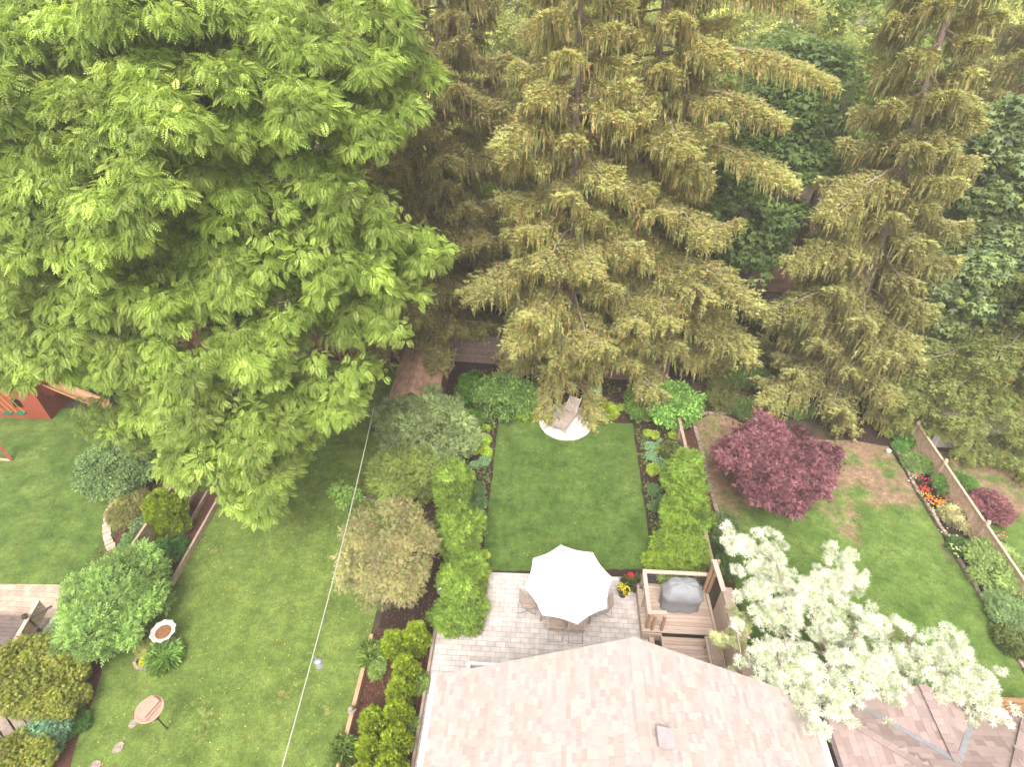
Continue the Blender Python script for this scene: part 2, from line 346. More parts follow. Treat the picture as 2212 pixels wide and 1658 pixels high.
    for i in range(twigs):
        q = rng.integers(len(C)); a = C[q]-O[q]*.25; d = norm(O[q]*.5+rdir(1)[0]); L = rng.uniform(.35, .9); k1 = a+d*L*.5+rng.normal(0, .06, 3); k2 = a+d*L+rng.normal(0, .08, 3); mb.tube([a, k1, k2], [.018, .012, .006], 4, False); mb.tube([k1, k1+norm(d+rdir(1)[0]*.8)*L*.4], [.01, .004], 4, False)
    mb.build('trunk', bark, t, smooth=True); return t
def bush(name, label, cx, cy, hw, hh, h, kind='sprig', size=.16, cols=((.07, .12, .03),), n=None, per=70, cr=.32, cat='shrub', group=None, mat_=None, droop=.15, stems=4, up=0., flat=.85, one=False):
    """a shrub whose crown centre shows at photo pixel (cx, cy), half extents hw x hh px, h metres tall"""
    c = g(cx, cy, h*.5); k = mpp(c); rx = hw*k; rz = h*.52; v = norm(CP-c); s, cc = v[2], math.sqrt(1-v[2]**2)
    ry = math.sqrt(max((hh*k)**2-(rz*cc)**2, (.25*hh*k)**2))/s; ry = min(ry, rx*2.2)
    return bush3(name, label, c, (rx, ry, rz), kind, size, cols, n, per, cr, cat, group, mat_, droop, stems, flat, one)
def bush3(name, label, c, r, kind='sprig', size=.16, cols=((.07, .12, .03),), n=None, per=70, cr=.32, cat='shrub', group=None, mat_=None, droop=.15, stems=4, flat=.85, one=False):
    reseed(label); c = np.array(c, float); r = np.array(r, float); base = np.array([c[0], c[1], max(0, c[2]-r[2])])
    cr = min(cr, min(r)*.6); area = r[0]*r[1]*3.2+ (r[0]+r[1])*r[2]*2.2
    n = n or max(7, int(area/(cr*cr)*.95)); P, N = ellip_shell(n, c, np.maximum(r-cr*.6, r*.45), lo=.8); k = P[:, 2] > base[2]+.02; P, N = P[k], N[k]
    dd_ = norm((P-c)/r); ph = rng.uniform(0, 6.28, 4); lump = 1+.13*np.sin(3*dd_[:, 0]*2+ph[0])*np.cos(dd_[:, 1]*5+ph[1])+.1*np.sin(7*dd_[:, 1]+ph[2])+rng.normal(0, .06, len(P)); P = c+(P-c)*lump[:, None]; P = P[P[:, 2] > base[2]+.02]; N = norm((P-c)/r)
    cl = Cloud(); kf = lambda Q: Q[:, 2] > .02
    clumps(cl, P, rng.uniform(cr*.7, cr*1.3, len(P)), N, kind, size, cols, per, flat=flat, droop=droop, keep=kf)
    M = int(n*per*.25); Q, N2 = ellip_shell(M, c, r, lo=.3, hi=.8); Q = Q[Q[:, 2] > .02]; M = len(Q); cl.add('leaf', Q, rdir(M), rdir(M), size*rng.uniform(.6, 1.2, M), pal(cols, M))
    if one: o = cl.build(name, mat_ or LEAF, None, base); return tag(o, label, cat, group)
    t = thing(name, base, label, cat, group); cl.build('foliage', mat_ or LEAF, t)
    if stems:
        mb = MB()
        for i in range(stems):
            a = rng.uniform(0, 6.28); e = c+r*np.array([math.cos(a)*.5, math.sin(a)*.5, .6]); mb.tube([base+np.array([math.cos(a), math.sin(a), 0])*.05, (base+e)/2+rng.normal(0, .04, 3), e], [.03, .02, .006], 6, False)
        mb.build('stem', BARK, t)
    return t
def spruce(label, base, top, r0, zlow, L0, cols, tipc, nb=70, extra=(), group='tall spruce trees behind the back fence', azlim=None, dens=1., hang=.8, name='spruce_tree', droopf=1., pad=False):
    reseed(label); base = np.array(base, float); tp = base+(np.array(top, float)-base)*(1.26 if top[2] > 12 else 1); nb = int(nb*1.3); t = thing(name, base, label, 'tree', group)
    ax = lambda z: base+(tp-base)*((z-base[2])/(tp[2]-base[2]))
    mb = MB(); zs = np.linspace(base[2], tp[2], 9); mb.tube([ax(z) for z in zs], list(r0*(1.02-np.linspace(0, .93, 9))), 12, False); mb.build('trunk', PALEBARK, t, smooth=True)
    bl = []
    H = tp[2]-zlow
    for i in range(nb):
        f = (i+rng.uniform(0, 1))/nb; z = zlow+H*f**1.0*.985; L = L0*(1-f)**.72*rng.uniform(.72, 1.12)+.35; a = i*2.399+rng.uniform(-.3, .3)
        if pad and z < 6.5 and math.sin(a) < -.2: L = min(L, 1.5+.35*(z-2))
        bl.append((ax(z), np.array([math.cos(a), math.sin(a)]), L, f))
    for (x, y, Y, *rs) in extra:
        tip = at(x, y, Y); hz = np.linalg.norm(tip[:2]-ax(tip[2])[:2]); z = tip[2]+(rs[0] if rs else .10)*hz; s0 = ax(min(z, tp[2]-.3)); v = tip[:2]-s0[:2]; bl.append((s0, v/np.linalg.norm(v), np.linalg.norm(v), -(tip[2]-s0[2])-9))
    cl = Cloud(); mb = MB()
    for s0, h, L, f in bl:
        K = 9; u = np.linspace(0, 1, K); ff = f if f >= 0 else .4; dr = (.16+.20*(1-ff))*droopf
        up0 = .25*ff; zc = up0*L*u*(1-.3*u)-dr*L*(np.sin(u*math.pi*.62)**1.4)*1.0+dr*L*.55*np.clip(u-.7, 0, 1)**1.2*2
        side = np.array([-h[1], h[0]]); wob = np.cumsum(rng.normal(0, .035*L, K))*u
        if f < 0: zc = -(f+9)*u**1.1+.09*L*np.sin(np.pi*u)
        pts = np.c_[s0[0]+h[0]*L*u+side[0]*wob, s0[1]+h[1]*L*u+side[1]*wob, s0[2]+zc]
        mb.tube(pts, list(.016+.014*L*(1-u)), 5, False)
        # laterals
        m = int(L*19*dens)+6; uu = rng.uniform(.16, 1, m)**.75; P = np.c_[[np.interp(uu, u, pts[:, k]) for k in range(3)]].T
        sg = rng.choice([-1, 1], m); sp = rng.uniform(.35, 1.1, m); ld = h[None]*np.cos(sp)[:, None]+side[None]*(np.sin(sp)*sg)[:, None]
        ll = (.26+.40*L**.6*np.sin(np.pi*np.clip(uu*.93, 0, 1))**.8)*rng.uniform(.6, 1.15, m)
        dz = -rng.uniform(.05, .5, m)*droopf
        q = int(7*1); w_ = np.linspace(.12, 1, q)
        LP = P[:, None]+np.concatenate([ld[:, None]*(ll[:, None]*w_)[..., None], (dz*ll)[:, None, None]*(w_**1.6)[None, :, None]], 2)
        LP = LP.reshape(-1, 3); ld2 = np.repeat(ld, q, 0); lu = np.repeat(uu, q)
        ctint = rng.normal(1, .12)
        M = len(LP); Pj = LP+rng.normal(0, .03, (M, 3))
        # hanging branchlets
        D = np.c_[ld2*.22+rng.normal(0, .1, (M, 2)), -np.ones(M)]; N = rdir(M); hl = hang*rng.uniform(.2, 1.05, M)*(.45+.55*np.sin(np.pi*np.clip(lu, 0, .98))); col = pal(cols, M, .2)*ctint
        cl.add('strip', Pj, D, N, hl, col)
        # top sprays, lighter towards the growing tips
        D = np.c_[ld2+rng.normal(0, .25, (M, 2)), rng.uniform(-.25, .3, M)]; N = np.c_[rng.normal(0, .3, (M, 2)), np.ones(M)]
        tf = np.clip((lu-.45)*1.5, 0, 1)[:, None]*rng.random((M, 1)); col = pal(cols, M, .15)*(1-tf)+pal(tipc, M, .15)*tf
        cl.add('tuft', Pj+np.array([0, 0, .02]), D, N, rng.uniform(.13, .26, M), col)
        D2 = D+rng.normal(0, .5, (M, 3)); cl.add('tuft', Pj+rng.normal(0, .06, (M, 3))-[0, 0, .06], D2, rdir(M), rng.uniform(.10, .22, M), pal(cols, M, .2)*ctint)
        # cones and new shoots hanging at the ends
        k = rng.random(M) < .10; Mk = int(k.sum())
        cl.add('strip', Pj[k]+np.array([0, 0, -.12]), np.c_[rng.normal(0, .15, (Mk, 2)), -np.ones(Mk)], rdir(Mk), rng.uniform(.16, .26, Mk)*1.3, pal([(.28, .13, .055), (.27, .16, .075)], Mk, .15))
    cl.build('crown', NEEDLE, t); mb.build('branch', PALEBARK, t); return t
# ------------------------------------------------------------------ the ground
def sheet(name, pts, z, m, label=None, kind='structure', wig=0., sub=.5):
    P = [np.array(p[:2], float) for p in pts]
    if wig:
        Q = []
        for i in range(len(P)):
            a, b = P[i], P[(i+1) % len(P)]; k = max(1, int(np.linalg.norm(b-a)/sub))
            for j in range(k): Q.append(a+(b-a)*j/k+(rng.normal(0, wig, 2)))
        P = Q
    mb = MB(); mb.add([(p[0], p[1], z) for p in P], [tuple(range(len(P)))]); o = mb.build(name, m)
    return tag(o, kind=kind)
def gp(*ps): return [g(x, y)[:2] for x, y in ps]
sheet('ground', [(-160, -40), (160, -40), (160, 260), (-160, 260)], 0, SOIL)
GC = grassmat('lawn_deep_green', (.098, .150, .034), (.064, .112, .021), (.15, .14, .05), .34, 1.3)
GL = grassmat('lawn_light_green', (.148, .195, .044), (.094, .145, .028), (.20, .19, .06), .38, .8)
GR = grassmat('lawn_patchy', (.135, .198, .046), (.086, .145, .028), (.25, .165, .105), .44, .42, (14.5, 19.5))
sheet('lawn', [(-2.03, 13.6), (4.85, 14.1), (4.85, 22.65), (-2.03, 22.5)], .024, GC, wig=.022, sub=.22)
sheet('garden_bed', [(-5.6, 11.0), (-1.75, 11.0), (-1.75, 13.5), (6.9, 13.5), (6.9, 27.5), (-5.6, 27.5)], .008, MULCH)
sheet('lawn', [(-17.5, -12), (-5.82, -12), (-5.82, 27), (-13.98, 27), (-13.98, 12.1), (-17.5, 10.2)], .02, GL)
sheet('lawn', [(-60, -12), (-14.9, 10.), (-15.2, 13), (-17.4, 13.6), (-18.2, 15.5), (-17.7, 17.5), (-16.6, 19), (-16.6, 22), (-60, 22.3)], .02, grassmat('lawn_left', (.122, .175, .038), (.074, .126, .023), (.2, .19, .06), .32, .9))
sheet('lawn', [(7.95, -12), (17.2, -12), (17.2, 21.7), (15.5, 22.1), (12, 21.9), (9.2, 23.9), (7.95, 22.8)], .02, GR, wig=.03)
sheet('lawn', [(18.3, -12), (60, -12), (60, 20.6), (24, 20.7), (21.4, 21.3), (18.9, 21.6), (18.3, 22)], .02, GR)
sheet('garden_bed', [(7.05, 13.4), (7.95, 13.4), (7.95, 23), (7.05, 23)], .012, REDMULCH)
sheet('garden_bed', [(-15.0, 12.0), (-14.1, 12.0), (-14.1, 21), (-18.3, 21), (-18.1, 15.5), (-17.3, 13.7), (-15.0, 13.5)], .012, REDMULCH)
sheet('garden_bed', [(15.9, 22.0), (17.25, 21.8), (17.25, 8), (18.3, 8), (18.3, 24), (15.9, 24)], .01, MULCH)
sheet('garden_bed', [(-5.65, -5), (-3.5, -5), (-3.5, 10.95), (-5.65, 10.95)], .012, REDMULCH)
sheet('garden_bed', gp((0, 1400), (60, 1360), (170, 1330), (225, 1425), (205, 1500), (165, 1600), (150, 1700), (-250, 1700), (-250, 1400)), .026, REDMULCH, wig=.05)
sheet('garden_bed', [(20.9, 21.9), (21.2, 21.0), (23, 20.5), (26, 20.8), (26, 21.9)], .03, REDMULCH, wig=.02)
sheet('patio', [(-3.42, -6), (4.3, -6), (4.3, 13.68), (-1.75, 13.56), (-1.75, 10.95), (-3.42, 10.95)], .03, PAVER)
sheet('patio', gp((-160, 1262), (130, 1265), (160, 1290), (110, 1345), (-160, 1345)), .032, LPAVER)
pc = g(1222, 913); mb = MB(); mb.lathe([(1.36, 0), (1.36, .035), (.001, .036)], (pc[0], pc[1], .02), 48)
mb.build('patio', PADPAVE)['kind'] = 'structure'
# ------------------------------------------------------------------ main house
def shingle_slope(mb, e0, e1, up, rows, exposure, wlo, whi, tones, lift=.012, clip=None):
    """courses from eave line e0-e1 up the slope vector up (unit)"""
    e0, e1, up = (np.array(v, float) for v in (e0, e1, up)); L = np.linalg.norm(e1-e0); d = (e1-e0)/L; n = np.cross(d, up); n *= np.sign(n[2])
    for r in range(rows):
        x = -rng.uniform(0, wlo)
        while x < L:
            wd = rng.uniform(wlo, whi); a = max(x, 0); b = min(x+wd, L); x += wd
            if b-a < .03: continue
            mid = e0+d*(a+b)/2+up*(r+.5)*exposure
            if clip and not clip(mid): continue
            tt = tones[rng.integers(len(tones))]; k = rng.uniform(.95, 1.05); mb.cc = tuple(v*k for v in tt)
            l2 = lift+rng.choice([0, .006]); o = e0+up*r*exposure; gap = .004
            V = [o+d*(a+gap)+n*l2, o+d*(b-gap)+n*l2, o+d*(b-gap)+up*(exposure+.01)+n*.004, o+d*(a+gap)+up*(exposure+.01)+n*.004, o+d*(a+gap)+n*.001, o+d*(b-gap)+n*.001]
            mb.add(V, [(0, 1, 2, 3), (4, 5, 1, 0)])
    mb.cc = (1, 1, 1)
TON = [(1, 1, 1), (1.04, 1.04, 1.04), (.96, .95, .94), (.89, .86, .84), (1.07, 1.08, 1.05), (.98, .97, .98), (.93, .9, .88)]
h = thing('house', (2.68, 1, 0), 'house with a pale pinkish shingle gable roof beside the patio', 'house')
EL, ER, RX, EZ, RZ, YR = -2.72, 8.06, 2.74, 3.0, 5.85, 8.08
mb = MB(); mb.prism([(EL+.4, -10), (ER-.4, -10), (ER-.4, YR-.45), (EL+.4, YR-.45)], 0, EZ-.1)
mb.add([(EL+.4, YR-.45, EZ-.1), (ER-.4, YR-.45, EZ-.1), (RX, YR-.45, RZ-.3)], [(0, 1, 2)]); mb.build('wall', STUCCO, h)
mb = MB()
for sx, ex in ((1, EL), (-1, ER)): mb.slab([(ex, -10, EZ), (ex, YR, EZ), (RX, YR, RZ), (RX, -10, RZ)], .12)
for ex, sx in ((EL, 1), (ER, -1)):
    up = np.array([RX-ex, 0, RZ-EZ]); Ls = np.linalg.norm(up); up /= Ls
    shingle_slope(mb, (ex, -2, EZ), (ex, YR, EZ), up, int(Ls/.135), .135, .12, .33, TON)
nr = np.array([(0, 0, 1)])
for k in range(34):     # ridge caps
    y = YR-.3*k-.3; tt = TON[rng.integers(len(TON))]; mb.cc = tt
    for s_ in (-1, 1):
        ee = EL if s_ < 0 else ER; u = np.array([ee-RX, 0, EZ-RZ]); u /= np.linalg.norm(u)
        A = np.array([RX, y, RZ+.025]); mb.add([A, A+(0, .3, .012), A+(0, .3, .012)+u*.15, A+u*.15], [(0, 1, 2, 3)] if s_ < 0 else [(3, 2, 1, 0)])
mb.cc = (1, 1, 1); rf = mb.build('roof', SHINGLE, h)
for ex, s_ in ((EL-.06, 1), (ER+.06, -1)):
    mb = MB(); mb.box((ex, -1, EZ-.04), (.13, 18.15, .025)); mb.box((ex-.065*s_, -1, EZ+.01), (.02, 18.15, .12)); mb.box((ex, YR+.005, EZ), (.13, .02, .1)); mb.build('gutter', WHITE, h)
mb = MB(); vq = g(1437, 1600, 5.65); up = np.array([ER-RX, 0, EZ-RZ]); up /= np.linalg.norm(up); zv = RZ+(vq[0]-RX)*(EZ-RZ)/(ER-RX)
mb.slab([(vq[0]-.2, vq[1]-.23, zv+.3), (vq[0]-.2, vq[1]+.22, zv+.3), (vq[0]+.2, vq[1]+.22, zv+.17), (vq[0]+.2, vq[1]-.23, zv+.17)], .05)
mb.slab([(vq[0]-.16, vq[1]-.19, zv+.26), (vq[0]-.16, vq[1]+.18, zv+.26), (vq[0]+.16, vq[1]+.18, zv+.13), (vq[0]+.16, vq[1]-.19, zv+.13)], .3)
mb.build('roof_vent', mat('vent_metal', (.36, .31, .31), (.28, .23, .22), 5, .5, .05), h)
# white window-well kerb by the house corner
wv = g(1015, 1436, .25); mb = MB(); mb.box((wv[0]+.55, wv[1]+.02, .16), (1.25, .1, .3)); mb.box((wv[0]-.02, wv[1]-.5, .16), (.1, .92, .3)); mb.box((wv[0]+.55, wv[1]-.5, .06), (1.05, .9, .06))
mb.build('rim', WHITE, t_ := thing('window_well', (wv[0], wv[1], 0), 'white framed window well sunk at the corner of the patio', 'window well'))
mb = MB(); mb.box((wv[0]+.25, wv[1]-.2, .12), (.35, .3, .05)); mb.build('cover', mat('well_cover', (.2, .16, .1), (.1, .08, .05)), t_)
# ------------------------------------------------------------------ right-hand neighbour's house
h = thing('house', (11.2, 2, 0), 'house with a darker pinkish hip and valley roof right of the main house', 'house')
x0, x1, yb, ez, sl_ = 8.47, 14.05, 7.85, 3.0, .47; xm = (x0+x1)/2; hw_ = (x1-x0)/2; rz = ez+hw_*sl_
g0, g1 = 9.62, 12.62; gx = (g0+g1)/2; gh = (g1-g0)/2; gz = ez+gh*sl_; yg = 8.3
mb = MB(); mb.prism([(x0+.3, -10), (x1-.3, -10), (x1-.3, yb-.3), (g1-.2, yb-.3), (g1-.2, yg-.35), (g0+.2, yg-.35), (g0+.2, yb-.3), (x0+.3, yb-.3)], 0, ez-.12); mb.build('wall', STUCCO, h)
mb = MB(); T2 = [(1, 1, 1), (.9, .88, .88), (1.1, 1.08, 1.07), (.8, .76, .76), (1.04, 1.0, 1.0)]
apex = (xm, yb-hw_, rz); cl_ = []
def in2(pol):
    return lambda p: bool(inpoly(np.array([p[0]]), np.array([p[1]]), pol)[0])
mb.slab([(x0, yb, ez), (g0, yb, ez), (gx, yb-gh, gz), (g1, yb, ez), (x1, yb, ez), apex], .1)
mb.slab([(x0, yb, ez), apex, (xm, -10, rz), (x0, -10, ez)], .1); mb.slab([(x1, yb, ez), apex, (xm, -10, rz), (x1, -10, ez)], .1)
mb.slab([(g0, yg, ez), (gx, yg, gz), (gx, yb-gh, gz), (g0, yb, ez)], .1); mb.slab([(g1, yg, ez), (gx, yg, gz), (gx, yb-gh, gz), (g1, yb, ez)], .1)
def slope_of(e0, e1, inward, pol):
    up = np.array([inward[0], inward[1], sl_]); up /= np.linalg.norm(up); shingle_slope(mb, e0, e1, up, 20, .18, .2, .45, T2, clip=in2(pol))
slope_of((x0, yb, ez), (x1, yb, ez), (0, -1), [(x0, yb), (g0, yb), (gx, yb-gh), (g1, yb), (x1, yb), (xm, yb-hw_)])
slope_of((x0, 0, ez), (x0, yb, ez), (1, 0), [(x0, yb), (xm, yb-hw_), (xm, 0), (x0, 0)])
slope_of((x1, 0, ez), (x1, yb, ez), (-1, 0), [(x1, yb), (xm, yb-hw_), (xm, 0), (x1, 0)])
slope_of((g0, 5, ez), (g0, yg, ez), (1, 0), [(g0, yg), (gx, yg), (gx, yb-gh), (g0, yb)])
slope_of((g1, 5, ez), (g1, yg, ez), (-1, 0), [(g1, yg), (gx, yg), (gx, yb-gh), (g1, yb)])
def capline(a, b, wd=.26, n=14):
    a, b = np.array(a, float), np.array(b, float)
    for i in range(n):
        mb.cc = T2[rng.integers(5)]; p, q_ = a+(b-a)*i/n, a+(b-a)*(i+.97)/n; mb.beam(p+(0, 0, .012), q_+(0, 0, .03), wd, .025)
    mb.cc = (1, 1, 1)
capline((x0, yb, ez), apex, .2, 22); capline((x1, yb, ez), apex, .2, 22); capline((gx, yg, gz), (gx, yb-gh, gz), .24, 9); capline(apex, (xm, -2, rz), .24, 20)
mb.build('roof', SHINGLE2, h)
for a in ((g0, yb, ez), (g1, yb, ez)):
    mb = MB(); mb.beam(np.array(a)+(0, 0, .0), np.array((gx, yb-gh, gz))+(0, 0, .03), .13, .05); mb.build('valley_flashing', GREYM, h)
mb = MB()
for a, b in (((x0, yb+.06, ez), (g0-.02, yb+.06, ez)), ((g1+.05, yb+.06, ez), (x1, yb+.06, ez)), ((g0-.06, yb+.1, ez), (g0-.06, yg, ez)), ((g1+.06, yb+.1, ez), (g1+.06, yg, ez)), ((x0-.07, yb, ez), (x0-.07, -8, ez)), ((x1+.07, yb, ez), (x1+.07, -8, ez))): mb.beam(np.array(a)-(0, 0, .02), np.array(b)-(0, 0, .02), .12, .09)
mb.build('gutter', mat('brown_gutter', (.16, .12, .115), (.09, .07, .07), 5, .5, 0), h)
# ------------------------------------------------------------------ far houses seen through the trees
def far_house(name, label, x0, x1, y0, y1, ez, rz, m, wall, cat='house', hip=1.5):
    t = thing(name, ((x0+x1)/2, (y0+y1)/2, 0), label, cat); mb = MB(); mb.prism([(x0+.3, y0+.3), (x1-.3, y0+.3), (x1-.3, y1-.3), (x0+.3, y1-.3)], 0, ez-.1); wl = mb.build('wall', wall, t)
    mb = MB(); ym = (y0+y1)/2; A, B = (x0+hip, ym, rz), (x1-hip, ym, rz)
    for P in ([(x0, y0, ez), (x1, y0, ez), B, A], [(x0, y1, ez), (x1, y1, ez), B, A], [(x0, y0, ez), (x0, y1, ez), A], [(x1, y0, ez), (x1, y1, ez), B]): mb.slab(P, .1)
    up = np.array([0, ym-y0, rz-ez]); Ls = np.linalg.norm(up); up /= Ls
    def ck(p): f = (p[1]-y0)/(ym-y0); return x0+hip*f < p[0] < x1-hip*f
    shingle_slope(mb, (x0, y0, ez), (x1, y0, ez), up, int(Ls/.28), .28, .3, .8, T2, clip=ck); mb.build('roof', m, t)
    mb = MB(); mb.box(((x0+x1)/2-1.2, y0+.285, 1.4), (1.2, .06, 1.1)); wn = mb.build('window', DARKM, t)
    return t
PINKR = mat('pink_shingle', (.40, .29, .26), (.33, .23, .2), 30, .9, .2, usecol=True)
far_house('house', 'house with a pinkish roof glimpsed through the dark maple at the right edge', 21, 33, 27.5, 37, 2.9, 5.2, PINKR, STUCCO)
far_house('house', 'low house roof glimpsed between the right spruce and the maple', 14.8, 22.5, 38, 46, 2.9, 5.2, PINKR, STUCCO)
far_house('garden_pavilion', 'brown roofed garden pavilion half hidden behind the right spruce', 12.6, 15.8, 32.4, 35, 2.3, 3.3, SHEDSH, WOOD, 'pavilion', 1.2)
# ------------------------------------------------------------------ sheds, fences
t = thing('garden_shed', (-6.4, 23.8, 0), 'garden shed with a brown shingle gable roof by the back fence', 'shed')
sx0, sx1, sy0, sy1 = -7.35, -4.95, 21.35, 26.7; sm = -6.1; e0, e1, rz = 1.9, 1.9, 2.75
mb = MB(); mb.prism([(sx0+.15, sy0+.25), (sx1-.1, sy0+.25), (sx1-.1, sy1), (sx0+.15, sy1)], 0, 1.88); mb.add([(sx0+.15, sy0+.25, 1.88), (sx1-.1, sy0+.25, 1.88), (sm, sy0+.25, rz-.08)], [(0, 1, 2)]); mb.build('wall', mat('shed_wall', (.22, .13, .09), (.14, .08, .06), 4, .8, .2, (6, 1, .3)), t)
mb = MB()
for ex in (sx0, sx1):
    mb.slab([(ex, sy0, 1.9), (ex, sy1, 1.9), (sm, sy1, rz), (sm, sy0, rz)], .06); up = np.array([sm-ex, 0, rz-1.9]); Ls = np.linalg.norm(up); up /= Ls
    shingle_slope(mb, (ex, sy0, 1.9), (ex, sy1, 1.9), up, int(Ls/.16), .16, .18, .4, [(1, 1, 1), (1.25, 1.2, 1.1), (.8, .78, .8), (1.1, 1.05, 1)])
for k in range(18):
    mb.cc = (1.1, 1.05, 1) if k % 2 else (.85, .8, .8); y = sy1-.3*k-.3
    for ex in (sx0, sx1):
        u = np.array([ex-sm, 0, 1.9-rz]); u /= np.linalg.norm(u); A = np.array([sm, y, rz+.02]); mb.add([A, A+(0, .3, .03), A+(0, .3, .03)+u*.16, A+u*.16], [(0, 1, 2, 3)])
mb.cc = (1, 1, 1); mb.build('roof', SHEDSH, t)
mb = MB(); mb.box((sm, sy0+.23, .9), (.8, .05, 1.7)); dd = mb.build('door', WOOD, t); mb = MB(); mb.box((sm+.3, sy0+.19, .9), (.04, .04, .15)); mb.build('handle', DARKM, dd)
def board_fence(label, a, b, hgt, post_every=2.4, horiz=True, bw=.14, group=None, col=(1, 1, 1), cap=True):
    a = np.array(a, float); b = np.array(b, float); L = np.linalg.norm(b-a); d = (b-a)/L; t = thing('wooden_fence', ((a+b)/2*[1, 1])[:2].tolist()+[0], label, 'fence', group)
    A = np.array([a[0], a[1], 0]); D3 = np.array([d[0], d[1], 0]); mb = MB()
    if horiz:
        for k in range(int(hgt/bw)):
            c = rng.uniform(.78, 1.15); mb.cc = tuple(c*v for v in col); z = .05+(k+.5)*bw; mb.beam(A+(0, 0, z), A+D3*L+(0, 0, z), .025+rng.uniform(0, .006), bw-.012)
    else:
        for k in range(int(L/bw)):
            c = rng.uniform(.78, 1.15); mb.cc = tuple(c*v for v in col); p = A+D3*(k+.5)*bw; mb.box(p+(0, 0, hgt/2), (bw-.012, .025, hgt-.1), math.atan2(d[1], d[0]))
    mb.build('board_panel', WOOD, t)
    if cap: mb = MB(); mb.cc = tuple(.95*v for v in col); mb.beam(A+(0, 0, hgt+.03), A+D3*L+(0, 0, hgt+.03), .14, .04); mb.build('top_rail', WOOD, t)
    n = int(L/post_every)+1
    for k in range(n+1):
        mb = MB(); mb.cc = col; p = A+D3*min(L, k*L/n)+np.array([-d[1], d[0], 0])*.07; mb.box(p+(0, 0, hgt/2+.04), (.1, .1, hgt+.08), math.atan2(d[1], d[0])); mb.build('post', WOOD, t)
    return t
board_fence('weathered horizontal board fence behind the middle yard next to the shed', (-5.0, 27.3), (-.6, 27.1), 1.85, col=(.62, .55, .55))
board_fence('weathered back fence behind the spruce trunks, right of centre', (-.5, 26.3), (7.0, 26.1), 1.75, col=(.6, .52, .52))
board_fence('brown upright board fence across the back under the big walnut tree', (-26, 27.2), (-5.2, 27.4), 1.8, horiz=False, col=(.52, .33, .26))
board_fence('thin rail fence between the middle yard and the purple maple yard', (6.93, 13.25), (6.93, 23.2), 1.0, horiz=True, bw=.16, col=(1.05, .98, .92))
def lattice(label, a, b, hgt, z0=.1, sp=.1, group=None, posts=(), capw=.1, col=(1, 1, 1)):
    a = np.array(a, float); b = np.array(b, float); L = np.linalg.norm(b-a); d = (b-a)/L; t = thing('lattice_fence', [(a[0]+b[0])/2, (a[1]+b[1])/2, 0], label, 'lattice fence', group)
    A = np.array([a[0], a[1], 0]); D3 = np.array([d[0], d[1], 0]); nn = np.array([-d[1], d[0], 0]); mb = MB(); hh = hgt-z0; mb.cc = col; st = sp*1.414
    for s_ in (1, -1):
        k = -hh
        while k < L:
            x0_, x1_ = k, k+hh; za, zb = (z0, hgt) if s_ > 0 else (hgt, z0)
            if x0_ < 0: za += s_*(-x0_); x0_ = 0
            if x1_ > L: zb -= s_*(x1_-L); x1_ = L
            if x1_-x0_ > .05: mb.beam(A+D3*x0_+(0, 0, za)+nn*.006*s_, A+D3*x1_+(0, 0, zb)+nn*.006*s_, .01, .042, up=nn) if False else mb.beam(A+D3*x0_+(0, 0, za)+nn*.006*s_, A+D3*x1_+(0, 0, zb)+nn*.006*s_, .064, .01, up=nn)
            k += st
    mb.build('lattice_panel', WOOD, t)
    mb = MB(); mb.cc = col; mb.beam(A+(0, 0, hgt+.02), A+D3*L+(0, 0, hgt+.02), capw, .05); mb.beam(A+(0, 0, z0), A+D3*L+(0, 0, z0), .05, .08); mb.build('rail', WOOD, t)
    for f, hp in posts:
        mb = MB(); mb.cc = tuple(v*.95 for v in col); p = A+D3*L*f; mb.box(p+(0, 0, hp/2), (.12, .12, hp)); mb.lathe([(.1, 0), (.1, .04), (.03, .05), (.075, .09), (.075, .13), (.001, .18)], p+(0, 0, hp), 10); mb.build('post', WOOD, t)
    return t
LC = (1.6, 1.42, 1.3)
lattice('weathered lattice fence beside the flower border, right yard', (18.35, 22.2), (18.35, 10), 1.15, posts=((.0, 1.2), (.21, 1.25), (.49, 1.25), (.76, 1.2), (1, 1.2)), col=LC)
lattice('lattice fence panel left of the walnut shade, behind the yellow-green cedar', (-15.62, 12.4), (-15.5, 18.2), 1.35, z0=.3, posts=((0, 1.4), (1, 1.4)), col=(1.05, .95, .85))
# raised beds left, three timber edges
for k, (xx, y0, y1, zz, c) in enumerate(((-14.03, 12.2, 18.5, .3, 1.15), (-14.62, 13.3, 18.9, .38, 1.0), (-15.1, 13.6, 18.6, .5, .9))):
    mb = MB(); mb.cc = (c, c*.93, c*.88)
    for q in range(3): ya = y0+(y1-y0)*q/3; yb_ = y0+(y1-y0)*(q+1)/3; mb.box((xx, (ya+yb_)/2, zz/2), (.09, yb_-ya-.01, zz))
    tag(mb.build('timber_edging', WOOD, None, (xx, y0, 0)), ['outer pale timber edge of the raised bed, along the left lawn', 'middle timber edge between two raised bed tiers', 'rear timber edge of the raised bed below the lattice'][k], 'edging', 'timber edges of the left raised bed')
mb = MB(); mb.prism([(-14.58, 12.5), (-14.08, 12.3), (-14.08, 18.5), (-14.58, 18.5)], 0, .2); mb.prism([(-15.06, 13.4), (-14.66, 13.4), (-14.66, 18.5), (-15.06, 18.5)], 0, .3); mb.prism([(-15.45, 13.6), (-15.14, 13.6), (-15.14, 18.5), (-15.45, 18.5)], 0, .4)
tag(mb.build('garden_bed', REDMULCH, None), kind='structure')
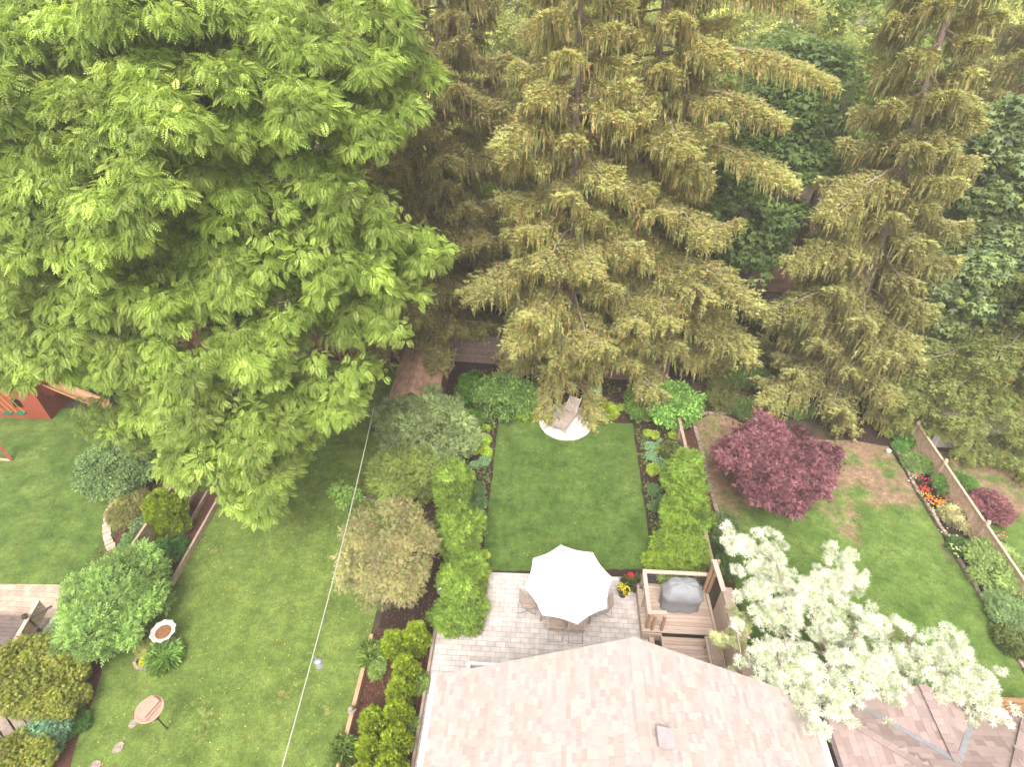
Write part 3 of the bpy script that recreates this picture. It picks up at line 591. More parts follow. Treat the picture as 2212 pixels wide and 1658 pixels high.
# curved brick edging in far left yard
def stone_row(label, pts, n, wd=.28, hgt=.12, name='stone_edging', group=None, m=None, jit=.03, gap=.03):
    pts = np.array(pts, float); s_ = np.r_[0, np.cumsum(np.linalg.norm(np.diff(pts, axis=0), axis=1))]; t = thing(name, (pts[0][0], pts[0][1], 0), label, 'edging', group); mb = MB()
    for i in range(n):
        u = (i+.5)/n*s_[-1]; x = np.interp(u, s_, pts[:, 0]); y = np.interp(u, s_, pts[:, 1]); x2 = np.interp(u+.05, s_, pts[:, 0]); y2 = np.interp(u+.05, s_, pts[:, 1]); x3 = np.interp(u-.05, s_, pts[:, 0]); y3 = np.interp(u-.05, s_, pts[:, 1])
        a = math.atan2(y2-y3, x2-x3)+rng.normal(0, .06); L = s_[-1]/n-gap; c = rng.uniform(.75, 1.2); mb.cc = (c, c*.97, c*.94)
        mb.box((x+rng.normal(0, jit*.4), y+rng.normal(0, jit*.4), hgt/2+rng.normal(0, .008)), (L, wd*rng.uniform(.85, 1.1), hgt), a)
    mb.build('stones', m or STONE, t); return t
stone_row('curved pale brick edging round the mulch bed in the left yard', gp((308, 1068), (262, 1080), (238, 1100), (232, 1130), (232, 1160), (243, 1190)), 22, .32, .08, m=mat('pink_brick', (.62, .46, .38), (.48, .34, .28), 8, .9, .3, usecol=True))
stone_row('low stone edging along the flower border in the right yard', gp((1925, 962), (1945, 990), (1975, 1055), (2010, 1105), (2050, 1175), (2090, 1245), (2130, 1310), (2175, 1385), (2230, 1480)), 44, .14, .12, gap=.02)
stone_row('row of pale flat stones between the dark soil strip and the purple maple', gp((1498, 922), (1515, 975), (1530, 1040), (1545, 1095), (1560, 1150)), 22, .16, .1)
stone_row('short row of stones below the shrubs behind the purple maple', gp((1515, 895), (1585, 893)), 5, .14, .1)
# fresh timber edge of the cedar bed with a stone ornament
t = thing('timber_edging', (-5.72, 6, 0), 'orange-brown timber edge left of the cedar bed', 'edging')
for q, (ya, yb_) in enumerate(((10.6, 8.8), (8.8, 7.0), (7.0, 5.2), (5.2, 3))):
    mb = MB(); c = rng.uniform(.95, 1.1); mb.cc = (c, c, c); mb.box((-5.71, (ya+yb_)/2, .16), (.13, ya-yb_-.01, .32)); mb.build('board', NEWWOOD, t)
o_ = g(760, 1537, .35); mb = MB(); mb.lathe([(.001, 0), (.1, .02), (.14, .08), (.1, .15), (.05, .18), (.09, .22), (.07, .28), (.001, .31)], (o_[0], o_[1], .32), 14); mb.box((o_[0]+.1, o_[1], .42), (.12, .06, .05), .5)
tag(mb.build('bird_ornament', STONE, None, (o_[0], o_[1], .32), smooth=True), 'small stone bird ornament perched on the orange timber edge', 'ornament')
mb = MB(); mb.box((-3.46, 4, .14), (.09, 14, .28)); mb.box((-2.63, 11.0, .14), (1.75, .09, .28))
tag(mb.build('timber_edging', WOOD, None, (-3.4, 11, 0)), 'weathered timber kerb around the patio corner below the bright green shrubs', 'edging')
# ------------------------------------------------------------------ deck (0.45 m) with railing, screen, bench, arbour
DZ = .45
t = thing('wooden_deck', (5.4, 11.8, 0), 'raised weathered wood deck holding the covered grill', 'deck')
def planks(mb, x0, x1, y0, y1, z, bw=.145, along='x'):
    if along == 'x':
        k = int((y1-y0)/bw)
        for i in range(k):
            c = rng.uniform(.86, 1.12); mb.cc = (c, c*rng.uniform(.95, 1), c*rng.uniform(.92, 1)); mb.box(((x0+x1)/2, y0+(i+.5)*bw, z-.02), (x1-x0, bw-.01, .04))
    else:
        k = int((x1-x0)/bw)
        for i in range(k):
            c = rng.uniform(.86, 1.12); mb.cc = (c, c*.97, c*.95); mb.box((x0+(i+.5)*bw, (y0+y1)/2, z-.02), (bw-.01, y1-y0, .04))
    mb.cc = (1, 1, 1)
mb = MB(); planks(mb, 4.03, 6.6, 11.2, 13.15, DZ); mb.build('floor', DECKX, t)
mb = MB(); planks(mb, 4.72, 6.9, 7.8, 11.18, DZ-.15); mb.box((4.74, 9.5, .2), (.05, 3.3, .26)); mb.build('lower_floor', DECKX, t)
mb = MB(); planks(mb, 4.3, 4.68, 9.3, 11.15, DZ-.28, .19, 'y'); mb.build('step', DECKX, t)
mb = MB(); mb.box((4.05, 12.15, .2), (.05, 1.95, .4)); mb.box((4.38, 11.17, .2), (.7, .05, .4)); mb.box((5.3, 13.17, .2), (2.55, .05, .4)); mb.build('skirt', DECKX, t)
t = thing('deck_railing', (4.2, 12.9, DZ), 'pale wooden deck railing with thin wires round the grill', 'railing')
mb = MB(); rzv = DZ+.95; mb.box((4.18, 12.17, rzv), (.15, 1.66, .045)); mb.box((5.42, 13.06, rzv), (2.6, .15, .044)); mb.box((4.48, 11.42, rzv), (.62, .15, .046)); mb.build('top_rail', DECKX, t)
for x, y in ((4.18, 13.04), (4.16, 12.2), (4.2, 11.36), (4.38, 11.3), (4.72, 11.3), (6.6, 13.05)):
    mb = MB(); mb.box((x, y, DZ/2+.47), (.09, .09, .95+DZ)); mb.build('post', NEWWOOD if y < 11.4 else DECKX, t)
mb = MB()
for k in range(7): z = DZ+.15+k*.11; mb.tube([(4.2, 13.05, z), (6.58, 13.05, z)], .004, 5); mb.tube([(4.17, 13.0, z), (4.17, 11.4, z)], .004, 5)
mb.build('wire', GREYM, t)
t = thing('privacy_screen', (6.8, 10.5, 0), 'tall board privacy screen with a wide cap along the deck', 'screen'); mb = MB()
for k in range(13): c = rng.uniform(.8, 1.12); mb.cc = (c, c*.95, c*.9); mb.box((6.72, 10.05, .25+.14*k), (.03, 4.1, .128))
mb.build('board_panel', DECKX, t)
mb = MB(); mb.box((6.86, 10.05, 2.06), (.34, 4.15, .045)); mb.build('cap', DECKX, t)
for y in (12.05, 10.7, 9.3, 8.1): mb = MB(); mb.box((6.83, y, 1.0), (.1, .1, 2.0)); mb.build('post', DECKX, t)
t = thing('arbour_gate', (6.55, 12.9, 0), 'slender wooden post and overhead beam at the corner of the deck', 'arbour')
mb = MB(); mb.beam((6.5, 12.95, 2.5), (6.62, 11.75, 2.4), .17, .05); mb.build('beam', DECKX, t)
for x, y in ((6.5, 12.9), (6.68, 12.95)): mb = MB(); mb.box((x, y, 1.24), (.09, .09, 2.46)); mb.build('post', NEWWOOD, t)
mb = MB(); mb.beam((6.62, 12.8, .5), (6.66, 11.0, .5), .1, .1); mb.build('lower_rail', DECKX, t)
t = thing('slatted_bench', (6.45, 10, .3), 'slatted wooden bench against the privacy screen', 'bench'); mb = MB(); mb.box((6.17, 9.85, .78), (.08, 2.2, .08)); mb.box((6.43, 10.93, .78), (.46, .08, .08)); mb.build('frame', DECKX, t)
mb = MB()
for k in range(8): mb.box((6.25+k*.055, 9.82, .78), (.034, 2.1, .05))
mb.build('slats', DECKX, t)
for y in (10.8, 9.2): mb = MB(); mb.box((6.2, y, .53), (.07, .07, .46)); mb.build('leg', DECKX, t)
# covered grill
t = thing('grill', (5.5, 12.4, DZ), 'barbecue grill under a grey fabric cover', 'grill')
prof = [(.70, .29, 0, 0.), (.69, .28, .3, 0), (.70, .30, .55, 0), (.74, .33, .72, 0), (.72, .32, .80, 0), (.60, .30, .90, .0), (.54, .26, 1.06, .04), (.45, .18, 1.14, .06), (.001, .001, 1.16, .06)]
V = []; F = []; nn_ = 44; cols_ = []
for (a, b, z, oy) in prof:
    for k in range(nn_):
        th = 2*math.pi*k/nn_; cs, sn = math.cos(th), math.sin(th); e = 4.5; rr = (abs(cs)**e+abs(sn)**e)**(-1/e)
        fold = 1+(.035*math.sin(9*th+z*3)+.025*math.sin(17*th+1+z*5))*(1.3-z)*.9*(a > .01)
        V.append((5.5+a*rr*cs*fold, 12.36+oy+b*1.3*rr*sn*fold, DZ+.02+z*1.1+.012*math.sin(7*th)))
for i in range(len(prof)-1):
    for k in range(nn_): F.append((i*nn_+k, i*nn_+(k+1) % nn_, (i+1)*nn_+(k+1) % nn_, (i+1)*nn_+k))
mb = MB(); mb.add(V, F); cv = mb.build('cover', COVER, t, smooth=True)
for s_ in (-1, 1): mb = MB(); mb.tube([(5.5+s_*.6, 12.3, DZ+.86), (5.5+s_*.63, 12.35, DZ+.93), (5.5+s_*.61, 12.5, DZ+.92), (5.5+s_*.58, 12.55, DZ+.86)], .014, 6); mb.build('handle', GREYM, cv)
for s_ in (-1, 1): mb = MB(); mb.lathe([(.001, 0), (.05, .0), (.05, .05), (.001, .05)], (5.5+s_*.5, 12.15, DZ), 10); mb.build('wheel', DARKM, t)
# ------------------------------------------------------------------ parasol, table, chairs, pots
PX, PY = 1.30, 11.98
t = thing('parasol', (PX, PY, 0), 'large white octagonal parasol over the patio table', 'parasol')
Rr, zt, ze = 1.46, 2.72, 2.12; a0 = R_(10)
mb = MB(); N_ = 10; V = [(PX, PY, zt)]; F = []
for i in range(1, N_+1):
    f = i/N_
    for k in range(64):
        th = a0+2*math.pi*k/64; s8 = (k % 8)/8; bul = math.cos(math.pi/8)/math.cos(((s8-.5)*2*math.pi/8)); scal = 1-.045*math.sin(math.pi*s8)*f
        r = Rr*f*bul/math.cos(math.pi/8)*scal*math.cos(math.pi/8)/math.cos(math.pi/8); sag = -.035*math.sin(math.pi*s8)*math.sin(math.pi*min(1, f*.9))
        V.append((PX+r*math.cos(th), PY+r*math.sin(th), zt+(ze-zt)*f**1.08+sag))
for k in range(64): F.append((0, 1+k, 1+(k+1) % 64))
for i in range(N_-1):
    for k in range(64): F.append((1+i*64+k, 1+(i+1)*64+k, 1+(i+1)*64+(k+1) % 64, 1+i*64+(k+1) % 64))
mb.add(V, F); rim = [V[1+(N_-1)*64+k] for k in range(64)]
mb.add(rim+[(p[0], p[1], p[2]-.05) for p in rim], [(k, (k+1) % 64, 64+(k+1) % 64, 64+k) for k in range(64)]); mb.build('canopy', CANVAS, t)
mb = MB(); mb.tube([(PX, PY, .05), (PX, PY, 2.7)], .024, 10); mb.build('pole', GREYM, t)
mb = MB(); mb.lathe([(.04, 0), (.045, .03), (.03, .07), (.001, .09)], (PX, PY, zt-.01), 12); mb.build('finial', GREYM, t)
for k in range(8):
    th = a0+2*math.pi*k/8; mb = MB(); mb.tube([(PX+.05*math.cos(th), PY+.05*math.sin(th), zt-.06), (PX+Rr*.97*math.cos(th), PY+Rr*.97*math.sin(th), ze-.03)], .01, 5); mb.build('rib', DARKM, t)
mb = MB(); mb.lathe([(.28, 0), (.28, .05), (.05, .09), (.04, .3)], (PX, PY, .03), 20); mb.build('base', DARKM, t)
t = thing('patio_table', (1.27, 12.02, 0), 'rectangular slatted wooden patio table under the white parasol', 'table'); mb = MB(); x0, x1, y0, y1 = .28, 2.28, 11.53, 12.6
k = 0
for i in range(28):
    c = rng.uniform(.85, 1.15); mb.cc = (c, c*.95, c*.9); mb.box((x0+.035+i*(x1-x0-.07)/27, (y0+y1)/2, .73), (.062, y1-y0, .025))
mb.build('tabletop', DECKX, t)
for x, y in ((x0+.1, y0+.1), (x1-.1, y0+.1), (x0+.1, y1-.1), (x1-.1, y1-.1)): mb = MB(); mb.box((x, y, .37), (.06, .06, .7)); mb.build('leg', WOOD, t)
mb = MB(); mb.box(((x0+x1)/2, (y0+y1)/2, .69), (x1-x0-.1, y1-y0-.1, .05)); mb.build('frame', WOOD, t)
def make_chair(label):      # seat faces +Y
    t = thing('patio_chair', (0, 0, 0), label, 'chair', 'sling chairs round the patio table'); mb = MB()
    for i in range(8): mb.box((0, -.2+.058*i, .44), (.46, .046, .018))
    mb.build('seat', DECKX, t); mb = MB()
    for i in range(8): f = i/7; mb.box((0, -.24-.13*f, .52+.38*f), (.46, .016, .043))
    mb.build('backrest', DECKX, t)
    mb = MB(); mb.beam((-.25, -.38, .93), (.25, -.38, .93), .045, .045); mb.build('top_rail', WOOD, t)
    for s_ in (-1, 1):
        mb = MB(); mb.beam((s_*.27, -.26, .66), (s_*.27, .24, .65), .05, .025); mb.build('armrest', DECKX, t)
        mb = MB(); mb.tube([(s_*.25, -.39, .94), (s_*.25, -.24, .46), (s_*.24, -.1, .3), (s_*.25, .22, .02)], .014, 6); mb.build('leg', GREYM, t)
        mb = MB(); mb.tube([(s_*.27, .24, .65), (s_*.26, .1, .4), (s_*.25, -.42, .02)], .014, 6); mb.build('leg', GREYM, t)
    for yy in (-.42, .22): mb = MB(); mb.tube([(-.25, yy, .02), (.25, yy, .02)], .013, 6); mb.build('foot_bar', GREYM, t)
    return t
c0 = make_chair('nearer-left of the two chairs tucked in on the house side of the table')
chairs = [((.92, 11.26), 0, None), ((1.66, 11.24), 0, 'nearer-right of the two chairs tucked in on the house side of the table'), ((-.05, 12.1), -90, 'chair at the left end of the patio table'), ((2.62, 12.15), 90, 'chair at the right end of the patio table, towards the deck')]
for i, (p, a, lb) in enumerate(chairs):
    c = c0 if i == 0 else copy_tree(c0); c.location = (p[0], p[1], .03); c.rotation_euler = (0, 0, R_(a))
    if lb: c['label'] = lb
def pot(name, label, x, y, r, hgt, m=POT, group=None):
    t = thing(name, (x, y, .03), label, 'plant pot', group); mb = MB(); mb.lathe([(.001, 0), (r*.72, 0), (r*.97, hgt*.93), (r*1.04, hgt*.93), (r*1.04, hgt), (r*.92, hgt), (r*.88, hgt*.85), (.001, hgt*.86)], (x, y, .03), 22); mb.build('pot', m, t, smooth=True)
    return t
def potplant(t, x, y, z, r, cols, n=120, kind='sprig', size=.12, fl=None):
    cl = Cloud(); P = np.array([x, y, z])+rdir(n)*np.array([r, r, r*.7])*rng.random((n, 1))**.4; D = norm(P-np.array([x, y, z-.1])); cl.add(kind, P, D, norm(D+rdir(n)), size*rng.uniform(.6, 1.2, n), pal(cols, n)); cl.build('foliage', LEAF, t)
    if fl: cl = Cloud(); k = 60; P = np.array([x, y, z+r*.5])+rng.normal(0, 1, (k, 3))*np.array([r*.5, r*.5, .03]); cl.add('petal', P, rdir(k)*[1, 1, .1], np.tile([0, 0, 1.], (k, 1)), rng.uniform(.05, .08, k), pal([fl], k, .1)); cl.build('flowers', LEAF, t)
p = g(1344, 1287); t = pot('plant_pot', 'grey pot of yellow flowers, nearest of the three by the deck', p[0], p[1], .2, .34, group='grey pots beside the deck'); potplant(t, p[0], p[1], .4, .2, [(.05, .1, .02)], fl=(.75, .5, .02))
p = g(1371, 1276); t = pot('plant_pot', 'grey pot of upright green leaves standing against the deck corner', p[0], p[1], .2, .38, group='grey pots beside the deck'); potplant(t, p[0], p[1], .45, .2, [(.06, .1, .03), (.1, .09, .05)], kind='blade', size=.3)
p = g(1349, 1268); t = pot('plant_pot', 'dark pot of trailing green leaves beside the red watering can', p[0], p[1], .19, .3, DARKM, group='grey pots beside the deck'); potplant(t, p[0], p[1], .36, .18, [(.04, .09, .02)])
p = g(1361, 1256); RED = mat('red_plastic', (.65, .02, .03), (.5, .012, .02), 4, .35, .0)
t = thing('watering_can', (p[0], p[1], .03), 'bright red watering can behind the flower pots', 'watering can'); mb = MB(); mb.lathe([(.001, 0), (.16, 0), (.18, .18), (.16, .32), (.09, .4), (.001, .4)], (p[0], p[1], .05), 18); mb.build('body', RED, t, smooth=True)
mb = MB(); mb.tube([(p[0]-.1, p[1], .15), (p[0]-.22, p[1]+.02, .3), (p[0]-.28, p[1]+.03, .4)], [.03, .022, .018], 8); mb.build('spout', RED, t); mb = MB(); mb.tube([(p[0]+.1, p[1], .1), (p[0]+.2, p[1], .2), (p[0]+.15, p[1], .38), (p[0], p[1], .42), (p[0]-.06, p[1], .36)], .015, 8); mb.build('handle', RED, t)
TEAK = mat('grey_teak', (.42, .34, .295), (.28, .22, .19), 5, .85, .2, usecol=True, fine=50)
# chaise longue on the round pad
t = thing('sun_lounger', (1.3, 22.4, 0), 'weathered teak chaise longue with raised back on the round paved pad', 'sun lounger')
fx, fy = 1.42-.15, 21.75; ang = R_(63); dv = np.array([math.cos(ang), math.sin(ang), 0]); sv = np.array([-dv[1], dv[0], 0]); o_ = np.array([g(1206, 934)[0], g(1206, 934)[1], .05])
mb = MB()
for i in range(19): c = rng.uniform(.85, 1.1); mb.cc = (c, c*.97, c*.95); p = o_+dv*(.06+i*.066)+(0, 0, .33); mb.beam(p-sv*.3, p+sv*.3, .052, .02)
mb.build('seat', TEAK, t); mb = MB(); hb = o_+dv*1.32+(0, 0, .33); bd = norm(dv*.72+np.array([0, 0, .70]))
for i in range(11): p = hb+bd*(.04+i*.07); mb.beam(p-sv*.27, p+sv*.27, .05, .02, up=np.cross(sv, bd))
for s_ in (-1, 1): mb.beam(hb+sv*.3*s_, hb+sv*.3*s_+bd*.86, .05, .05)
mb.build('backrest', TEAK, t); mb = MB()
for s_ in (-1, 1): mb.beam(o_+sv*.33*s_+(0, 0, .32), o_+sv*.33*s_+dv*1.95+(0, 0, .32), .05, .08)
mb.beam(o_-sv*.33+(0, 0, .32), o_+sv*.33+(0, 0, .32), .05, .08); mb.beam(hb+dv*.5-sv*.3-(0, 0, .02), hb+dv*.5+sv*.3-(0, 0, .02), .04, .05); mb.build('frame', TEAK, t)
for s_ in (-1, 1):
    for q in (.04, 1.85): mb = MB(); p = o_+dv*q+sv*.33*s_; mb.beam(p, p+(0, 0, .3), .07, .07); mb.build('leg', TEAK, t)
# globe on a post
p = g(955, 1300); t = thing('globe_ornament', p, 'mirrored gazing globe on a brown pedestal beside the pink-berried tree', 'garden ornament'); mb = MB(); mb.lathe([(.12, 0), (.07, .08), (.06, .5), (.09, .56), (.06, .6), (.12, .7), (.12, .73), (.001, .73)], p, 16); mb.build('pedestal', mat('brown_clay', (.3, .2, .15), (.2, .13, .1)), t, smooth=True)
mb = MB(); mb.lathe([(.001, 0)]+[(.13*math.sin(math.pi*i/10), .13-.13*math.cos(math.pi*i/10)) for i in range(1, 10)]+[(.001, .26)], (p[0], p[1], p[2]+.72), 18); mb.build('globe', mat('mirror_glass', (.8, .82, .82), (.78, .8, .8), 3, .08, 0, metal=.9), t, smooth=True)
# ------------------------------------------------------------------ left yard things
p = g(362, 1577); t = thing('bird_feeder', p, 'terracotta dish bird feeder with a little roofed box on a black pole', 'bird feeder')
zt_ = 1.45; mb = MB(); mb.tube([p, p+(0, 0, zt_)], .022, 8); mb.build('pole', DARKM, t); mb = MB(); mb.lathe([(.09, 0), (.1, .2), (.12, .24), (.001, .24)], p+(0, 0, zt_-.5), 12); mb.build('squirrel_baffle', DARKM, t)
mb = MB(); mb.lathe([(.001, 0), (.3, .0), (.4, .07), (.42, .07), (.42, .09), (.38, .09), (.29, .025), (.001, .025)], p+(0, 0, zt_), 28); mb.build('dish', TERRA, t, smooth=True)
mb = MB(); a_ = R_(68); mb.box(p+(0, 0, zt_+.06), (.6, .36, .07), a_); mb.box(p+(0, 0, zt_+.13), (.46, .2, .12), a_); bx = mb.build('seed_tray', mat('tray_wood', (.5, .33, .25), (.36, .22, .17)), t)
mb = MB(); d1 = np.array([math.cos(a_), math.sin(a_), 0]); d2 = np.array([-d1[1], d1[0], 0]); q_ = p+(0, 0, zt_+.3)
mb.slab([q_-d1*.3, q_+d1*.3, q_+d1*.3+d2*.2-(0, 0, .06), q_-d1*.3+d2*.2-(0, 0, .06)], .02); mb.slab([q_-d1*.3, q_+d1*.3, q_+d1*.3-d2*.14-(0, 0, .12), q_-d1*.3-d2*.14-(0, 0, .12)], .02); mb.build('roof', TERRA, t)
p = g(369, 1388); t = thing('bird_bath', p, 'white scalloped concrete bird bath holding brown leaves', 'bird bath'); mb = MB(); mb.lathe([(.2, 0), (.2, .06), (.12, .1), (.09, .3), (.13, .5), (.07, .58), (.16, .64)], p, 16); mb.build('pedestal', CEMENT, t, smooth=True)
mb = MB(); mb.lathe([(.1, 0), (.3, .06), (.4, .16), (.43, .17), (.42, .19), (.36, .17), (.25, .09), (.001, .08)], p+(0, 0, .62), 40, wob=lambda th, r: 1+(.06*math.cos(10*th) if r > .35 else 0)); bb = mb.build('basin', CEMENT, t, smooth=True)
mb = MB(); mb.lathe([(.27, .115), (.001, .12)], p+(0, 0, .62), 24); mb.build('leaf_litter', mat('wet_leaves', (.3, .14, .07), (.1, .05, .02), 16, .4, .5), bb)
# small kite-shaped bed
bedp = gp((292, 1436), (318, 1402), (360, 1375), (384, 1402), (388, 1430), (370, 1450), (345, 1458), (300, 1447)); sheet('garden_bed', bedp, .05, REDMULCH)
stone_row('timber and stone edge round the little bed under the bird bath', [bedp[i] for i in (1, 0, 7, 6, 5, 4, 3)], 16, .1, .13, gap=.01)
p = g(165, 1520); t = thing('plant_pot', p, 'large dark grey pot of bare soil on the mulch near the bird feeder', 'plant pot'); mb = MB(); mb.lathe([(.001, 0), (.27, 0), (.36, .36), (.4, .36), (.4, .4), (.34, .4), (.33, .34)], p, 26); mb.build('pot', POT, t, smooth=True); mb = MB(); mb.lathe([(.335, .35), (.001, .37)], p, 20); mb.build('soil', REDMULCH, t)
for i, (x, y, r, lb) in enumerate(((288, 1566, .16, 'grey stepping stone just below the bird feeder'), (256, 1617, .18, 'pinkish stepping stone between the feeder and the photo bottom'), (208, 1655, .16, 'stepping stone at the bottom edge of the left lawn'))):
    c = g(x, y); mb = MB(); k = 9; mb.prism([(c[0]+r*rng.uniform(.75, 1.1)*math.cos(6.283*j/k), c[1]+r*rng.uniform(.75, 1.1)*math.sin(6.283*j/k)) for j in range(k)], .0, .045); tag(mb.build('stepping_stone', STONE, None, c), lb, 'stepping stone', 'stepping stones in the left lawn')
for i, (x, y, r, lb) in enumerate(((218, 1542, .3, 'flat pink rock beside the blue spruce in the mulch'), (232, 1586, .26, 'tan rock beside the blue spruce, nearer the photo bottom'), (150, 1640, .34, 'rock lying in the mulch at the bottom left corner'))):
    c = g(x-90, y, 0); mb = MB(); k = 8; mb.lathe([(r, 0), (r*.95, .14), (r*.6, .2), (.001, .21)], c, 9, wob=lambda th, q: 1+.2*math.sin(3*th+i)); tag(mb.build('rock', STONE, None, c), lb, 'rock', 'rocks in the bottom left bed')
# log-rail steps at the left edge
t = thing('timber_steps', g(20, 1560), 'weathered plank ramp with a log rail at the left edge', 'steps')
a, b = g(0, 1455, .8), g(95, 1600, .5); mb = MB(); mb.tube([a, (a+b)/2, b], [.12, .12, .1], 10); mb.build('log', BARK, t); mb = MB()
for k in range(4): off = np.array([-.28*(k+.9), -.2*(k+.9), -.08*k-.1]); mb.cc = (rng.uniform(.7, .9),)*3; mb.beam(a+off, b+off, .25, .06)
mb.build('planks', WOOD, t)
# left dark deck with railing
t = thing('grey_deck', g(30, 1390), 'dark grey deck at the left edge beside the tan patio', 'deck'); mb = MB(); dp = [at(-150, 1335, 0) for _ in range(0)]
c1, c2, c3 = g(0, 1335, .3), g(135, 1345, .3), g(60, 1450, .3)
for k in range(14):
    c = rng.uniform(.85, 1.1); mb.cc = (c*.42, c*.40, c*.44); yy = c1[1]-.15*k; mb.box((-21.5+.2*k*0, yy, .3), (9-.0*k, .14, .05)) if False else mb.box(((c2[0]-7+c2[0]+.08*k)/2, yy, .3), (7+.08*k, .14, .05))
mb.build('floor', WOOD, t)
t = thing('deck_railing', g(50, 1370), 'dark grey deck railing with upright balusters and a black post lantern', 'railing')
A, B = g(58, 1338, 1.2), g(22, 1388, 1.2); DG = mat('dark_stain', (.10, .09, .095), (.07, .06, .065), 6, .7, .1)
mb = MB(); mb.beam(A, B, .12, .05); mb.build('top_rail', DG, t)
for f in (0, .25, .5, .75, 1):
    P_ = A+(B-A)*f; mb = MB(); mb.beam(P_, P_-(0, 0, .95), .04 if f else .1, .04 if f else .1, up=(1, 0, 0)); mb.build('baluster' if f else 'post', DG, t)
C_ = g(112, 1310, 1.1); mb = MB(); mb.beam(A-(0, 0, .05), C_, .06, .06); mb.build('hand_rail', DG, t)
mb = MB(); mb.box(A+(0, 0, .1), (.09, .09, .12)); mb.lathe([(.13, 0), (.1, .04), (.001, .14)], A+(0, 0, .16), 4); mb.build('lantern', DARKM, t)
lattice('short lattice screen sloping down beside the grey deck', g(118, 1335, .0)[:2], g(62, 1440, 0)[:2], 1.2, z0=.6, capw=.14, col=(1.7, 1.5, 1.35))
board_fence('low brown board panel below the lattice beside the silvery shrub', g(150, 1400)[:2], g(190, 1440)[:2], .5, col=(.6, .42, .34), horiz=True)
# play set
t = thing('playhouse', (-26.5, 21.3, 0), 'red wooden playhouse tower with arched windows and a blue roof', 'playhouse')
wx0, wx1, wy0, wy1 = -28.6, -25.1, 21.2, 23.0; mb = MB(); HZ = 2.0
def arch_wall(mb, x0, x1, z0, z1, y, holes):
    xs = [x0]
    n_ = 120; m_ = int((z1-z0)/.06)
    for i in range(m_):
        z = z0+i*.06; segs = [(x0, x1)]
        for (cx, w2, hb_, ht) in holes:
            hw = 0
            if hb_ <= z+.03 <= ht: top_c = ht-w2; hw = w2 if z+.03 < top_c else math.sqrt(max(0, w2*w2-(z+.03-top_c)**2))
            if hw > 0.02:
                ns = []
                for a, b in segs:
                    if cx+hw <= a or cx-hw >= b: ns.append((a, b))
                    else:
                        if cx-hw > a: ns.append((a, cx-hw))
                        if cx+hw < b: ns.append((cx+hw, b))
                segs = ns
        c = 1-.12*(i % 3 == 0)
        mb.cc = (c, c, c)
        for a, b in segs: mb.box(((a+b)/2, y, z+.03), (b-a, .05, .0598))
arch_wall(mb, wx0, wx1, 0, HZ, wy0, [(-26.35, .26, .75, 1.4), (-27.6, .26, .75, 1.4), (-25.6, .0, 1, 1)])
for y_ in (wy1,): mb.cc = (1, 1, 1); mb.box(((wx0+wx1)/2, y_, HZ/2), (wx1-wx0, .05, HZ))
mb.cc = (.85, .85, .85); mb.box((wx1, (wy0+wy1)/2, .45), (.05, wy1-wy0-.06, .9)); mb.box((wx1, wy0+.25, 1.45), (.05, .45, 1.1)); mb.box((wx1, wy1-.25, 1.45), (.05, .45, 1.1)); mb.box((wx0, (wy0+wy1)/2, HZ/2), (.05, wy1-wy0-.06, HZ)); mb.cc = (1, 1, 1)
mb.box(((wx0+wx1)/2, wy0+.6, HZ+.1), (.4, .06, .2)); mb.build('wall', REDW, t)
mb = MB(); mb.slab([(wx0-.2, wy0-.1, HZ+.8), (wx1+.2, wy0-.1, HZ+.8), (wx1+.2, (wy0+wy1)/2, HZ+1.8), (wx0-.2, (wy0+wy1)/2, HZ+1.8)], .05); mb.slab([(wx0-.2, wy1+.1, HZ+.8), (wx1+.2, wy1+.1, HZ+.8), (wx1+.2, (wy0+wy1)/2, HZ+1.8), (wx0-.2, (wy0+wy1)/2, HZ+1.8)], .05); mb.build('roof', mat('blue_canvas', (.02, .035, .06), (.015, .025, .045), 4, .6, 0), t)
for x in (wx0, wx1):
    for y in (wy0, wy1): mb = MB(); mb.box((x, y, 1.4), (.1, .1, 2.8)); mb.build('post', REDW, t)
t = thing('slide', (-24.3, 22.6, 0), 'tan plastic slide running down from the red playhouse', 'slide'); mb = MB(); A = np.array([-25.1, 22.2, 1.55]); V = []; F = []
for i in range(14):
    f = i/13; ctr = A+np.array([2.6*f, -.15*f, -1.4*(f**.9 if f < .9 else .9**.9+(f-.9)*.1)])
    for k in range(9):
        th = math.pi*(k/8); V.append(ctr+np.array([0, .33*math.cos(th), -.22*math.sin(th)+.22]))
for i in range(13):
    for k in range(8): F.append((i*9+k, i*9+k+1, (i+1)*9+k+1, (i+1)*9+k))
mb.add(V, F); mb.build('chute', mat('tan_plastic', (.50, .27, .13), (.42, .21, .1), 3, .4, 0), t, smooth=True)
for dy in (.33, -.33):
    mb = MB(); mb.tube([V[i*9+(0 if dy > 0 else 8)] for i in range(14)], .035, 8); mb.build('rim', MATS['tan_plastic'], t)
t = thing('swing_set', g(0, 1000), 'red swing frame leg and ground beam at the left edge with green swings', 'swing set'); a, b = g(25, 995, .05), g(-60, 900, 2.3)
mb = MB(); mb.beam(a, b, .12, .12); mb.build('leg', REDW, t); mb = MB(); mb.beam(a, g(-90, 985, .05), .1, .06); mb.build('ground_beam', mat('pale_plank', (.5, .36, .26), (.4, .28, .2)), t)
mb = MB(); mb.beam(b, at(-60, 820, 24), .14, .14); mb.build('top_beam', REDW, t)
